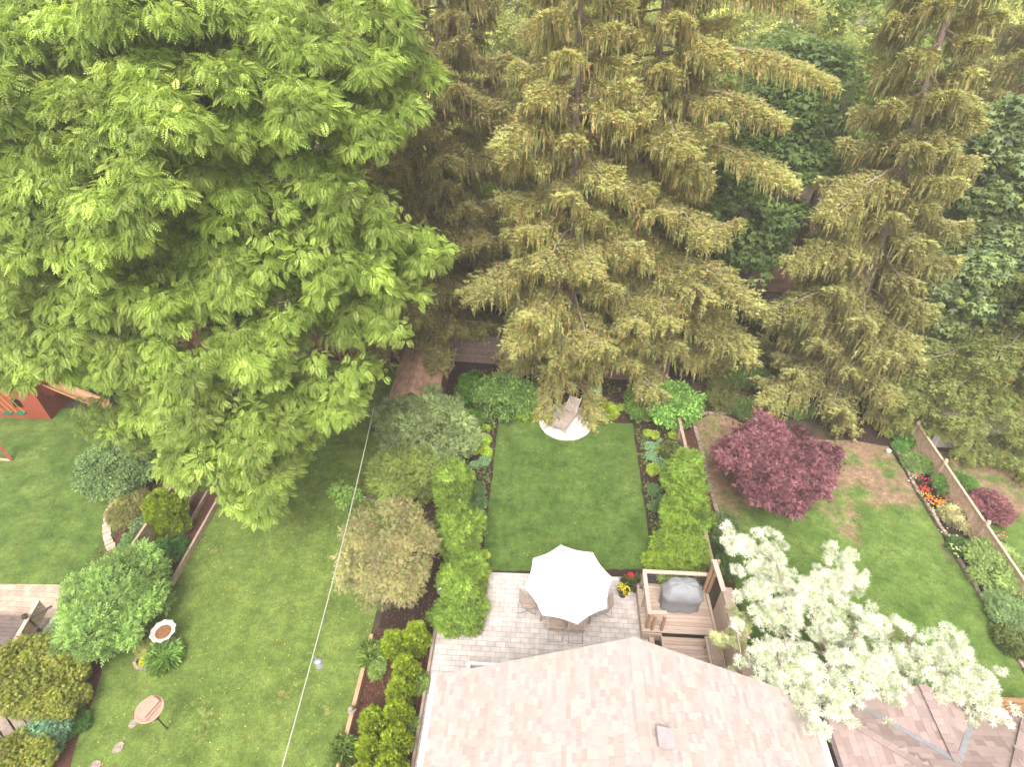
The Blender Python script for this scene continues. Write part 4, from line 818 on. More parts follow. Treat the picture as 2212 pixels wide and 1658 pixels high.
for (x, y) in ((46, 893), (18, 893)):
    q_ = at(x, y, 20.4); mb = MB(); mb.box(q_, (.45, .2, .05)); s_ = mb.build('swing_seat', mat('green_plastic', (.02, .16, .08), (.015, .12, .06), 3, .4, 0), t); mb = MB(); mb.tube([q_-(.2, 0, 0), q_+(-1.1, .2, 2.0)], .011, 6); mb.tube([q_+(.2, 0, 0), q_+(-.7, .2, 2.0)], .011, 6); mb.build('chain', mat('yellow_sleeve', (.7, .45, .08), (.6, .38, .06)), s_)
# overhead cable with a hanging lantern feeder
A = g(615, 1662, 5.2)+np.array([0.05, -1.2, .2]); B = g(808, 880, 3.6); pts = [A+(B-A)*f+np.array([0, 0, -.35*math.sin(math.pi*f)]) for f in np.linspace(0, 1, 24)]
A0 = pts[0]; mb = MB(); mb.tube(pts, .016, 6); tag(mb.build('overhead_cable', mat('cable_sleeve', (.5, .46, .4), (.4, .36, .3)), None, pts[0]), 'pale overhead cable stretched across the left lawn', 'cable')
pj = min(pts, key=lambda p_: abs(topx(p_)[1]-1440)); t = thing('hanging_feeder', pj, 'clear cylinder feeder with grey lid hanging from the cable', 'feeder'); k_ = pj-(0, 0, .0)
mb = MB(); mb.tube([k_, k_+(.05, 0, -.02), k_+(.1, 0, -.1), k_+(.1, 0, -.16)], .012, 6); mb.build('hook', GREYM, t); o_ = k_+np.array([.1, 0, -.46])
mb = MB(); mb.lathe([(.001, .3), (.06, .29), (.115, .26), (.115, .24), (.001, .24)], o_, 18); mb.build('lid', GREYM, t, smooth=True)
gm = bpy.data.materials.new('clear_plastic'); gm.use_nodes = True; b_ = gm.node_tree.nodes['Principled BSDF']; b_.inputs['Base Color'].default_value = (.8, .8, .8, 1); b_.inputs['Transmission Weight'].default_value = .7; b_.inputs['Roughness'].default_value = .15
mb = MB(); mb.lathe([(.09, -.02), (.09, .24)], o_, 18); mb.build('cylinder', gm, t, smooth=True); mb = MB(); mb.lathe([(.001, -.03), (.11, -.03), (.11, -.05), (.001, -.05)], o_, 14); mb.build('tray', GREYM, t)
# ball
p = g(1917, 979); mb = MB(); r = .12; mb.lathe([(.001, 0)]+[(r*math.sin(math.pi*i/12), r-r*math.cos(math.pi*i/12)) for i in range(1, 12)]+[(.001, 2*r)], p+(0, 0, .02), 20)
for f_ in range(0, 0): pass
o = mb.build('football', WHITE, None, p, smooth=True); tag(o, 'white football lying on the right lawn by the stone edging', 'ball')
mb = MB()
for th, ph in ((0, 0), (0, 1.1), (1.25, 1.1), (2.5, 1.1), (3.77, 1.1), (5.0, 1.1), (.6, 2), (2, 2), (3.2, 2), (4.5, 2)):
    n_ = np.array([math.sin(ph)*math.cos(th), math.sin(ph)*math.sin(th), math.cos(ph)]); a1 = norm(np.cross(n_, (.3, .9, .2))); a2 = np.cross(n_, a1); c = p+(0, 0, .02+r)
    mb.add([c+n_*(r+.002)]+[c+norm(n_+.28*(a1*math.cos(k*1.2566)+a2*math.sin(k*1.2566)))*(r+.002) for k in range(5)], [(0, 1+k, 1+(k+1) % 5) for k in range(5)])
mb.build('patches', GREYM, o)
# right edge shed with white wall, pinkish flat roof
t = thing('garden_shed', (21, 24, 0), 'shed with white upright-board wall and flat beige roof behind the lattice fence', 'shed'); mb = MB(); X0, X1, Y0, Y1 = 19.0, 23.4, 21.85, 26.6
mb.prism([(X0+.15, Y0), (X1-.1, Y0), (X1-.1, Y1), (X0+.15, Y1)], 0, 2.1)
for k in range(28): mb.box((X0+.25+k*.152, Y0-.012, 1.0), (.02, .03, 2.0))
mb.build('wall', mat('white_siding', (.62, .58, .57), (.5, .45, .44), 3, .8, .1), t); mb = MB(); mb.slab([(X0-.1, Y0-.15, 2.15), (X1+.1, Y0-.15, 2.15), (X1+.1, Y1, 2.75), (X0-.1, Y1, 2.75)], .1)
mb.build('roof', mat('beige_felt', (.45, .36, .32), (.33, .26, .23), 2, .9, .2), t); mb = MB(); mb.beam((X0-.13, Y0-.15, 2.12), (X0-.13, Y1, 2.72), .06, .14); mb.build('fascia', mat('dark_fascia', (.14, .11, .09), (.1, .08, .06)), t)
mb = MB(); mb.box((22.3, Y0-.04, 1.0), (.08, .05, 2.0)); mb.build('trim', mat('brown_trim', (.3, .2, .15), (.2, .14, .1)), t)
# bottom right corner planter fence
t = board_fence('pale capped fence piece at the bottom right corner beyond the white-leaved tree', g(2145, 1512, 1)[:2], g(2260, 1520, 1)[:2], 1.0, col=(.9, .62, .38), horiz=False)
# ------------------------------------------------------------------ big trees
WAL = [(.162, .235, .052), (.122, .19, .04), (.215, .285, .085)]
crown_tree('walnut_tree', 'huge light green walnut tree with drooping feathery leaves filling the upper left', 'tree', (-12.6, 24.5, 0), (-11.8, 25, 14), .42,
    [((-13.5, 24.5, 10.8), (11.5, 9.8, 10.6)), ((-20, 27, 13), (8, 8, 8.5)), ((-11.5, 19, 5.2), (6.5, 5.6, 3.6)), ((-15, 19.8, 7), (8, 4.5, 4.5)), ((-5.8, 24, 9.5), (3.6, 4.5, 4.8)), ((-20, 20, 7), (6, 5.5, 5.5)), ((-16, 16.5, 3.8), (3.6, 3.2, 2.2)), ((-10.8, 15.2, 3.2), (2.6, 2.4, 1.7)), ((-18.8, 18.2, 3.5), (3.0, 2.8, 2.0))],
    [(-260, -200), (930, -200), (985, -20), (985, 60), (955, 215), (905, 275), (835, 300), (790, 345), (815, 420), (880, 470), (960, 510), (1012, 548), (1000, 590), (930, 630), (885, 665), (868, 740), (800, 830), (785, 900), (705, 935), (738, 972), (665, 1030), (610, 1080), (575, 1140), (500, 1122), (478, 1060), (440, 1000), (400, 1065), (345, 1020), (260, 930), (150, 965), (128, 900), (140, 872), (192, 864), (205, 846), (120, 806), (70, 815), (55, 845), (20, 840), (-30, 850), (-260, 860)],
    'compound', .30, WAL, 950, 80, (.42, .8), 105, None, holes=[[(355, 715), (430, 705), (455, 740), (390, 775)], [(655, 700), (715, 705), (700, 742), (655, 738)], [(135, 805), (185, 785), (260, 785), (185, 812)], [(560, 420), (600, 430), (600, 520), (575, 520)], [(480, 835), (520, 845), (530, 905), (500, 890)]],
    droop=.55, jitter=9, nl=34, flat=.6, depth=(0, 1.2), mother=(1.3, 200), twigs=150)
SPC = [(.215, .24, .10), (.255, .235, .11), (.17, .205, .085), (.285, .22, .12), (.18, .215, .09)]; SPT = [(.36, .44, .19), (.40, .43, .2)]
SPD = [(.19, .20, .095), (.225, .19, .10), (.15, .17, .08)]; SPDT = [(.27, .27, .12)]
def sp_top(x, y, Y): return at(x, y, Y)
spruce('spruce in the centre whose lowest boughs hang over the round paved pad', (1.6, 25.2, 0), sp_top(1255, -30, 25), .30, 1.6, 4.3, SPC, SPT, 76, ((1183, 918, 22.3, 1.1), (1215, 790, 22.4, .8), (1070, 310, 22.5), (1340, 400, 22.6), (1015, 640, 22.5), (1080, 730, 22.3), (1310, 905, 22.6), (1300, 250, 22.8), (1150, 210, 22.9), (1280, 590, 21.6), (1175, 580, 21.8)), pad=True)
spruce('tall spruce right of the centre one with a bare pale upper trunk', (4.6, 27.2, 0), sp_top(1445, -70, 27.5), .36, 3.0, 5.0, SPC, SPT, 84, ((1790, 175, 26.5), (1570, 130, 24.5), (1690, 265, 25), (1710, 385, 25), (1745, 20, 27), (1545, 520, 23.5), (1650, 645, 24), (1620, 770, 23.5), (1600, 745, 23.8), (1500, 660, 22.6), (1440, 700, 22.5), (1480, 330, 23.5), (1350, 230, 24.5)))
spruce('tall leaning spruce with brownish boughs behind the purple maple', (15.8, 25.4, 0), sp_top(2075, -60, 26.5), .34, 1.2, 3.7, SPD+SPC[:1], SPT, 84, ((1650, 870, 23), (1690, 700, 23.2), (1980, 750, 22.8), (1940, 860, 22.3), (1740, 440, 23.5), (2045, 320, 24), (1700, 560, 24), (1990, 440, 24), (2110, 240, 25)))
spruce('shaded brown spruce between the walnut and the centre spruce, above the shed', (-7.6, 29.4, 0), sp_top(955, -60, 30), .3, 3.2, 5.3, SPD, SPDT, 84, ((820, 800, 22.8), (905, 690, 24), (960, 790, 23.6), (870, 560, 26.5), (1060, 230, 28), (850, 420, 27), (1040, 520, 27)))
spruce('lower broad spruce leaning over the white-walled shed at the right edge', (22.6, 24.6, 0), (23.0, 24.8, 10.5), .36, 1.6, 5.6, [(.15, .19, .07), (.18, .20, .075), (.12, .165, .06)], [(.25, .31, .12)], 80, ((1955, 815, 23), (2020, 930, 21.6), (2060, 975, 21.0), (2150, 990, 20.8), (2140, 800, 21.5), (1985, 850, 22.5), (1950, 880, 22), (2080, 940, 21), (2190, 950, 20.8), (2000, 800, 23), (2060, 850, 21.5), (2120, 880, 21.3), (2200, 870, 21.5), (2040, 900, 21.3), (2210, 1000, 20.5)), group=None, droopf=.9, hang=.5)
spruce('far spruce at the top of the photo behind the two centre spruces', (.5, 37.5, 0), (.6, 37.5, 19.5), .3, 4, 3.8, SPD, SPT, 60, dens=.7)
spruce('far spruce at the top right behind the leaning one', (22.5, 33, 0), (23.5, 33, 20), .3, 6, 4.2, SPD, SPT, 60, dens=.7)
MAP = [(.12, .175, .095), (.15, .205, .115), (.095, .145, .07)]
crown_tree('maple_tree', 'blue-green maple with yellowish new leaves at the right edge', 'tree', (24.0, 30.0, 0), (23.6, 29.8, 9), .3, [((23.5, 29.6, 10), (5.6, 5.2, 6.2)), ((20.4, 27.0, 6.5), (3, 2.6, 3)), ((25, 26.5, 7.2), (4, 3, 3.5))],
    [(2300, 180), (2130, 230), (2010, 310), (2030, 420), (1985, 470), (1945, 530), (1900, 590), (1930, 640), (2000, 690), (2060, 760), (2100, 740), (2160, 745), (2300, 760)], 'maple', .26, MAP+[(.2, .25, .08)], 150, 60, (.6, 1.1), 130, 'maples behind the spruces', droop=.35, nl=10, holes=[[(2030, 640), (2070, 650), (2060, 700), (2030, 680)]])
crown_tree('maple_tree', 'dark green maple filling the gap between the tall spruce and the leaning spruce', 'tree', (11.5, 31.5, 0), (11.8, 31.5, 11), .28, [((11.4, 31.5, 7.5), (5.2, 4, 6.5)), ((13, 34, 10), (5, 4, 7))],
    [(1540, 60), (1850, 90), (1860, 300), (1760, 420), (1700, 560), (1640, 610), (1560, 590), (1500, 400), (1480, 200)], 'maple', .26, [(.085, .135, .05), (.11, .165, .06)], 120, 60, (.7, 1.2), 120, 'maples behind the spruces', droop=.35, nl=8)
crown_tree('maple_tree', 'mid green maple at the top between the two right-hand spruces', 'tree', (17, 38, 0), (17, 38, 13), .28, [((17, 38, 12), (6, 5, 7))], None, 'maple', .3, [(.13, .19, .06), (.17, .23, .08), (.09, .14, .045)], 110, 0, (.9, 1.5), 120, 'maples behind the spruces', droop=.35, nl=8)
crown_tree('maple_tree', 'green maple in the top right corner', 'tree', (29.5, 36, 0), (29.5, 36, 12), .3, [((29.5, 36, 11), (6, 5, 6.5))], None, 'maple', .3, [(.11, .17, .055), (.14, .2, .065)], 100, 0, (.9, 1.5), 110, 'maples behind the spruces', droop=.35, nl=8)
# background wood: pale loose trees, each its own tree
BGC = [(.22, .26, .09), (.17, .21, .06), (.26, .30, .12)]
bgt = [(-3.5, 43, 15, 'slim pale tree rising behind the shaded spruce, top centre-left'), (2.5, 47, 16, 'pale loose tree behind the far spruce, top centre'), (8.5, 45, 16, 'pale tree behind the tall right-of-centre spruce'), (14, 50, 17, 'pale tree at the very top, left of the leaning spruce'),
       (21, 47, 17, 'pale tree at the very top, right of the leaning spruce'), (29, 48, 17, 'pale tree at the top right corner, farthest back'), (-10.5, 46, 15, 'pale tree peeping over the right shoulder of the walnut'), (-21, 44, 16, 'pale tree behind the walnut, upper left'), (-32, 42, 16, 'pale tree behind the walnut, far upper left'),
       (5.2, 37, 9, 'low yellow-green tree between the centre spruces'), (-5.6, 35.5, 7.5, 'low yellow-green understory tree seen left of the centre spruce'), (-1.4, 33.6, 5.5, 'smallest yellow-green understory tree behind the back fence')]
for i, (x, y, hgt_, lb) in enumerate(bgt):
    lo = hgt_ < 10; rr = hgt_*.27 if not lo else hgt_*.42
    crown_tree('woodland_tree', lb, 'tree', (x, y, 0), (x+.3, y, hgt_*.8), .16, [((x, y, hgt_*.62), (rr, rr*.9, hgt_*.4))], None, 'sprig', .6, [(.10, .15, .02), (.14, .19, .03)] if lo else BGC, 60 if not lo else 45, 0, (.8, 1.5), 75, 'trees of the wood behind the gardens', droop=.2, nl=8, bark=BARK)
for i, (x, y, hgt_, lb) in enumerate(((-38, 70, 17, 'farthest tree of the wood, beyond the top left corner'), (-29, 73, 18, 'farthest tree of the wood behind the walnut, left'), (-20, 71, 18, 'farthest tree of the wood behind the walnut, middle'), (-9, 73, 18, 'farthest tree of the wood behind the walnut, right'), (1, 72, 18, 'farthest tree of the wood above the shaded spruce'), (12, 74, 18, 'farthest tree of the wood above the tall spruce'), (23, 72, 18, 'farthest tree of the wood between the right spruces'), (34, 73, 18, 'farthest tree of the wood toward the top right corner'), (45, 70, 17, 'farthest tree of the wood beyond the top right corner'), (-14, 56, 14, 'hazy tree far back above the walnut'), (-4, 58, 15, 'hazy tree far back, top centre-left'), (7, 60, 16, 'hazy tree far back, top centre'), (18, 60, 16, 'hazy tree far back, top right of centre'), (30, 60, 16, 'hazy tree far back, top right'), (-26, 56, 15, 'hazy tree far back, top left'))):
    crown_tree('woodland_tree', lb, 'tree', (x, y, 0), (x, y, hgt_*.8), .2, [((x, y, hgt_*.58), (6, 4.5, hgt_*.42))], None, 'sprig', .9, BGC, 50, 0, (1.3, 2.2), 80, 'trees of the wood behind the gardens', droop=.2, nl=4)
# undergrowth, uncountable
cl = Cloud(); n = 42000; P = np.c_[rng.uniform(-50, 55, n), rng.uniform(28.2, 90, n), rng.random(n)**2*1.3]; mk = (np.sin(P[:, 0]*.9)+np.sin(P[:, 1]*1.3+P[:, 0]*.3)+rng.normal(0, .8, n)) > -.2; P = P[mk]; n = len(P)
cl.add('sprig', P, rdir(n)*[1, 1, .4], np.tile([0, 0, 1.], (n, 1))+rng.normal(0, .4, (n, 3)), rng.uniform(.35, .8, n), pal([(.09, .14, .018), (.13, .18, .03), (.05, .09, .02)], n)); tag(cl.build('undergrowth', LEAF), kind='stuff')
# ------------------------------------------------------------------ shrubs and garden trees
LIL = [(.17, .235, .115), (.20, .26, .135), (.135, .19, .09)]; GRN = [(.09, .165, .04), (.12, .2, .055), (.07, .13, .035)]; YEL = [(.145, .235, .045), (.19, .28, .06), (.105, .18, .035)]
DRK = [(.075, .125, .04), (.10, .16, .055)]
bush('shrub', 'big rounded grey-green lilac below the brown shed', 918, 925, 112, 80, 2.7, 'sprig', .2, LIL, per=80, cr=.42)
bush('shrub', 'mixed green shrub mass between the lilac and the bright green column', 875, 1028, 75, 65, 2.2, 'sprig', .18, [(.13, .20, .06), (.16, .23, .06), (.18, .2, .07)], per=80, cr=.38)
bush('shrub', 'dark leafy shrub between the shed and the spruce pad', 1090, 858, 75, 45, 1.7, 'leaf', .17, [(.10, .18, .05), (.14, .23, .065), (.075, .14, .045)], per=110, cr=.36)
bush('shrub', 'small bright green shrub against the corner of the shed', 1012, 840, 25, 35, .9, 'leaf', .14, [(.06, .14, .02), (.08, .17, .025)], per=90)
bush('shrub', 'low green shrub below the dark leafy one, in the corner of the bed', 1013, 905, 28, 22, .8, 'leaf', .14, [(.07, .15, .025), (.09, .18, .03)], per=90)
bush('shrub', 'tapering bright green shrub left of the centre lawn, farthest of the column', 980, 1058, 40, 60, 2.7, 'sprig', .15, YEL+[(.12, .19, .04)], per=75, cr=.26)
bush('shrub', 'bright green shrub in the middle of the column left of the centre lawn', 990, 1150, 49, 62, 2.2, 'sprig', .15, YEL+[(.12, .19, .04)], per=75, cr=.26)
bush('shrub', 'bright green shrub next to the patio end of the column', 1002, 1245, 48, 58, 1.5, 'sprig', .15, YEL, per=75, cr=.26)
bush('shrub', 'low lime green shrub spilling over the corner of the patio', 990, 1330, 60, 42, .8, 'sprig', .13, YEL+[(.09, .16, .04)], per=90, cr=.26)
bush('shrub', 'rounded bright green viburnum right of the centre lawn', 1455, 878, 62, 46, 2.0, 'leaf', .17, [(.13, .25, .065), (.17, .3, .085), (.10, .2, .05)], per=130, cr=.38)
bush('shrub', 'dark shrub between the round viburnum and the spruce boughs', 1385, 870, 35, 35, 1.3, 'leaf', .15, GRN, per=90)
bush('shrub', 'tapering yellow-green shrub right of the centre lawn, farthest of its row', 1476, 1025, 40, 55, 2.7, 'sprig', .15, YEL+[(.12, .19, .04)], per=75, cr=.26)
bush('shrub', 'yellow-green shrub right of the centre lawn, middle of its row', 1482, 1110, 50, 58, 2.2, 'sprig', .15, [(.13, .21, .035), (.18, .27, .045), (.10, .18, .035)], per=75, cr=.26)
bush('shrub', 'yellow-green shrub right of the centre lawn, nearest the deck', 1472, 1185, 52, 50, 1.7, 'sprig', .15, [(.13, .21, .035), (.18, .27, .045), (.12, .18, .04)], per=75, cr=.26)
bush('shrub', 'low lime shrub beside the deck railing', 1445, 1215, 42, 38, 1.0, 'sprig', .14, [(.2, .29, .04), (.15, .23, .03)], per=95, cr=.28)
for (x, y, a, b, hh, lb, c) in ((1560, 1150, 32, 42, 1.0, 'blue-green shrub outside the thin rail fence, left of the white-leaved tree', [(.08, .125, .05), (.1, .15, .065)]), (1565, 1215, 28, 32, .9, 'green leafy shrub just beyond the arbour post', [(.08, .13, .05), (.1, .16, .06)]),
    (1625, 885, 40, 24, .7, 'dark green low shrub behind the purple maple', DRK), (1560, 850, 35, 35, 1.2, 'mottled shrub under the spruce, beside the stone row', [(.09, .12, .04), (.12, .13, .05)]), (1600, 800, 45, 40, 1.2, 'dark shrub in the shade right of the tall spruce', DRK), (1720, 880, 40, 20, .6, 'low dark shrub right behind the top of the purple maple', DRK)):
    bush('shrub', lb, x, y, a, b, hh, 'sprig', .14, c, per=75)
# arborvitae
arbs = [((-4.75, 10.1), 1.0, .42, 'cedar at the back of the row, left one, half under the pink-berried tree'), ((-3.95, 10.25), 1.35, .46, 'tallest cedar at the back of the row, right one'), ((-4.12, 9.15), 1.2, .46, 'cedar third from the back in the row'), ((-4.2, 8.45), 1.1, .44, 'cedar fourth from the back in the row'),
        ((-4.1, 7.75), 1.15, .47, 'cedar in the middle of the row beside the patio kerb'), ((-4.87, 7.5), 1.1, .42, 'cedar next to the stone bird ornament'), ((-4.0, 6.95), 1.15, .5, 'wide cedar near the house end of the row'), ((-4.8, 6.75), 1.0, .38, 'narrow cedar near the orange timber, house end'), ((-4.0, 6.2), 1.2, .5, 'large cedar at the bottom of the photo'), ((-4.75, 6.05), 1.0, .36, 'small cedar at the bottom of the photo by the orange timber'), ((-4.2, 5.5), 1.0, .42, 'cedar cut off by the bottom edge of the photo')]
def cedar(x, y, hgt_, r, lb, cols=((.22, .30, .035), (.17, .25, .028), (.27, .35, .05)), name='cedar_shrub', group='row of small cedars beside the patio', n=2600):
    t = thing(name, (x, y, 0), lb, 'cedar', group); z = rng.random(n)**.8; a = rng.uniform(0, 6.283, n); rr = r*np.sqrt(np.clip(1-(np.clip(z-.3, 0, 1)/.72)**2.0, 0, 1))*np.clip(.72+z, .72, 1)
    lump = 1+.16*np.sin(a*3+z*9+x*7)+.1*np.sin(a*7-z*13+y*5); P = np.c_[x+rr*lump*np.cos(a), y+rr*lump*np.sin(a), z*hgt_+.04]
    N = np.c_[np.cos(a), np.sin(a), .35+z]; D = np.c_[np.cos(a)*.45, np.sin(a)*.45, np.ones(n)*.9]+rng.normal(0, .28, (n, 3)); P = P-norm(N)*rng.uniform(0, .12, (n, 1)); cl = Cloud(); cl.add('scale', P, D, norm(N+rng.normal(0, .4, (n, 3))), rng.uniform(.07, .15, n), pal(cols, n, .2)*(1+.13*np.sin(a*5+z*11))[:, None])
    cl.build('foliage', LEAF, t); mb = MB(); mb.tube([(x, y, 0), (x, y, hgt_*.7)], [.04, .015], 6); mb.build('stem', BARK, t); return t
for (p, hgt_, r, lb) in arbs: cedar(p[0], p[1], hgt_*1.25, r*.93, lb)
p = g(375, 1150); cedar(p[0]+.1, p[1]+.05, 2.3, .78, 'bright yellow-green cone-shaped cedar against the left lattice', cols=((.17, .24, .02), (.2, .28, .03)), group=None, n=9000)
p = g(405, 1070); cedar(p[0], p[1], 1.2, .5, 'darker cedar behind the yellow-green cone, half under the walnut', cols=((.06, .13, .02), (.05, .1, .02)), group=None, n=3000)
# crab apple with pinkish fruit
crown_tree('crab_apple_tree', 'garden tree covered in pinkish-beige seed clusters left of the bright green shrubs', 'tree', (-5.3, 12.2, 0), (-5.2, 12.6, 2.4), .11, [((-5.25, 12.7, 2.45), (1.75, 2.1, 1.25))],
    [(795, 1068), (850, 1072), (905, 1095), (940, 1150), (945, 1225), (935, 1290), (900, 1325), (868, 1360), (840, 1345), (800, 1362), (770, 1335), (725, 1345), (745, 1290), (700, 1275), (718, 1230), (715, 1180), (730, 1110)], 'sprig', .13, [(.23, .215, .125), (.26, .22, .15), (.15, .21, .075), (.19, .21, .10)], 170, 60, (.22, .42), 75, nl=20, jitter=9, bark=PALEBARK, flat=.9, depth=(0, .45), twigs=50)
crown_tree('young_tree', 'small young pale green tree leaning over the left lawn', 'tree', (-6.3, 16.6, 0), (-7.6, 15.9, 1.9), .05, [((-7.55, 15.9, 2.0), (.85, .8, .45))], [(690, 1050), (740, 1038), (775, 1060), (790, 1090), (750, 1105), (715, 1115), (680, 1090)], 'leaf', .14, [(.15, .24, .07), (.11, .2, .05)], 36, 14, (.18, .32), 60, nl=8, jitter=6)
# japanese maple
crown_tree('japanese_maple', 'round dark purple-red japanese maple on the right lawn', 'tree', (10.4, 18.1, 0), (10.3, 18.2, 1.7), .12, [((10.3, 18.3, 1.75), (3.0, 2.6, 1.55)), ((9.8, 19.8, 2.2), (1.6, 1.2, .9)), ((12.0, 18.6, 1.9), (1.6, 1.3, .8))],
    [(1640, 895), (1700, 900), (1735, 882), (1750, 915), (1775, 925), (1770, 950), (1828, 955), (1820, 985), (1800, 1010), (1808, 1050), (1790, 1075), (1745, 1090), (1730, 1125), (1680, 1118), (1640, 1090), (1600, 1065), (1580, 1020), (1545, 1000), (1537, 960), (1580, 935), (1610, 930)], 'tuft', .20, [(.165, .075, .10), (.11, .05, .07), (.22, .115, .145), (.08, .035, .05)], 270, 80, (.2, .42), 95, nl=14, jitter=12, flat=.5, depth=(0, .6), per_in=1500)
# white-leaved willow
WH = [(.44, .50, .47), (.50, .56, .54), (.23, .30, .16), (.43, .48, .42), (.48, .54, .51)]
reseed('variegated'); t = thing('variegated_tree', (10.2, 10.2, 0), 'low spreading tree with nearly white leaves beside the deck and roofs', 'tree')
arms = [[(1790, 1420), (1720, 1330), (1680, 1230), (1665, 1165)], [(1790, 1420), (1740, 1300), (1780, 1220), (1830, 1240)], [(1790, 1420), (1850, 1360), (1930, 1390), (1990, 1420)], [(1990, 1420), (2030, 1450), (2060, 1400), (2050, 1390)], [(1990, 1430), (2060, 1480), (2110, 1500), (2100, 1530)], [(1790, 1420), (1700, 1380), (1640, 1330), (1620, 1270)], [(1790, 1430), (1730, 1440), (1660, 1450), (1640, 1430)], [(1790, 1430), (1770, 1470), (1800, 1510), (1790, 1545)],
        [(1850, 1400), (1880, 1450), (1930, 1480), (1960, 1475)], [(1680, 1230), (1640, 1180), (1590, 1165), (1600, 1180)], [(1720, 1330), (1760, 1290), (1830, 1240), (1850, 1240)], [(1850, 1370), (1830, 1420), (1770, 1440), (1740, 1470)], [(1620, 1380), (1590, 1360), (1600, 1410), (1590, 1430)], [(1740, 1300), (1700, 1260), (1650, 1230), (1630, 1210)], [(1780, 1420), (1830, 1330), (1870, 1350), (1900, 1370)], [(2060, 1400), (2100, 1450), (2110, 1490), (2120, 1510)], [(1700, 1380), (1680, 1420), (1700, 1470), (1730, 1500)], [(1780, 1420), (1800, 1380), (1790, 1330), (1800, 1290)], [(1790, 1430), (1830, 1440), (1860, 1430), (1900, 1440)], [(1720, 1330), (1690, 1320), (1660, 1300), (1655, 1270)]]
mb = MB(); CC = []; 
def az(x, y): return g(x, y, 3.3 if x < 1900 else 3.7)
bs = np.array([10.2, 10.2, 0]); hub = g(1790, 1420, 2.6); mb.tube([bs, (bs+hub)/2+(.1, 0, .1), hub], [.16, .12, .1], 10, False)
for ai, arm in enumerate(arms):
    pts = []
    for u in np.linspace(0, 1, 12):
        s_ = u*3; i = min(2, int(s_)); f = s_-i; x = arm[i][0]*(1-f)+arm[i+1][0]*f; y = arm[i][1]*(1-f)+arm[i+1][1]*f; zz = (2.6+.9*min(1, u*2) if arm[0][0] in (1790, 1780) else 3.5)+.25*math.sin(ai*1.7+u*3); pts.append(g(x, y, zz))
    mb.tube(pts, list(np.linspace(.05, .012, 12)), 6, False)
    for k_, p_ in enumerate(pts):
        if k_ > (2 if arm[0][0] in (1790, 1780) else 1):
            for _ in range(3): CC.append(p_+rng.normal(0, 1, 3)*np.array([.33, .33, .16]))
tw = [((1900, 1385), (1935, 1350)), ((1960, 1400), (1945, 1360)), ((1860, 1330), (1900, 1310)), ((2040, 1470), (2140, 1430)), ((1960, 1400), (1990, 1370)), ((1870, 1450), (1900, 1500))]
for a, b in tw:
    A, B = g(*a, 3.4), g(*b, 3.2)
    for q_ in range(5): mb.tube([A, (A+B)/2+rng.normal(0, .12, 3), B+rng.normal(0, .3, 3)], [.015, .01, .004], 5)
CC = np.array(CC); cl = Cloud(); xk, yk = topx(CC); kk = ~((xk < 1625) & (yk > 1320)) | (rng.random(len(CC)) < .25); CC = CC[kk]
OO = np.tile([0, 0, 1.], (len(CC), 1)); clumps(cl, CC, rng.uniform(.12, .24, len(CC)), OO, 'lance', .125, WH, 28, flat=.6, droop=.05, tint=.1, var=.12)
for (x, y) in ((1585, 1330), (1600, 1345), (1575, 1375), (1590, 1395), (1550, 1395), (1555, 1380), (1610, 1370)): Q = g(x, y, 2.6)[None]+rng.normal(0, .12, (3, 3)); clumps(cl, Q, np.full(3, .2), np.tile([0, 0, 1.], (3, 1)), 'lance', .11, [(.25, .3, .15), (.33, .37, .24)], 30, flat=.6, droop=0)
cl.build('crown', WHITELEAF, t); mb.build('trunk', PALEBARK, t, smooth=True)
# left side shrubs
bush('shrub', 'large rounded bush with bright narrow leaves beside the white bird bath', 246, 1300, 102, 102, 2.3, 'sprig', .19, [(.15, .25, .08), (.20, .31, .10), (.11, .19, .065)], per=110, cr=.36)
bush('shrub', 'silvery blue juniper bush between the lattice and the large round bush', 130, 1370, 30, 45, .9, 'tuft', .1, [(.2, .26, .2), (.26, .32, .27)], per=110, cr=.22)
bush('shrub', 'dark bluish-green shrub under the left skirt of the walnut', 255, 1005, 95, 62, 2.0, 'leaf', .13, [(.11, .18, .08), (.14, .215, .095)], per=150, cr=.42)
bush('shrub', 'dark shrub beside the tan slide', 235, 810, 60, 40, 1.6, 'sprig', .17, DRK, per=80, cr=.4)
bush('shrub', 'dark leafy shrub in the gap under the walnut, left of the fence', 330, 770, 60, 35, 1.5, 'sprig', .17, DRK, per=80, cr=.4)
bush('shrub', 'airy yellowish shrub inside the curved brick edging', 278, 1100, 40, 38, .8, 'sprig', .11, [(.15, .17, .06), (.19, .2, .08)], per=45, cr=.22)
bush('shrub', 'white-edged hosta clump beside the left lattice', 308, 1130, 16, 20, .4, 'leaf', .15, [(.2, .27, .18), (.1, .17, .09)], per=50, cr=.16)
bush('shrub', 'small light green shrub at the end of the curved brick edging', 283, 1172, 20, 20, .5, 'leaf', .1, [(.11, .19, .07)], per=60, cr=.18)
bush('shrub', 'fresh green shrub between the cone cedar and the raised bed', 348, 1195, 34, 24, .7, 'sprig', .13, [(.07, .17, .04), (.09, .2, .05)], per=80, cr=.22)
bush('shrub', 'leafy plant hanging over the near end of the raised bed', 385, 1185, 20, 20, .5, 'sprig', .14, [(.05, .12, .03)], per=50, cr=.18)
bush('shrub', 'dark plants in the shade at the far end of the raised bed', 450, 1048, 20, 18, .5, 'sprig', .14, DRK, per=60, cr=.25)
GOLD = [(.16, .20, .03), (.12, .17, .03), (.2, .2, .06)]
bush('shrub', 'wide olive-gold cypress shrub at the lower left edge', 70, 1455, 110, 70, 1.8, 'scale', .12, GOLD, per=190, cr=.4)
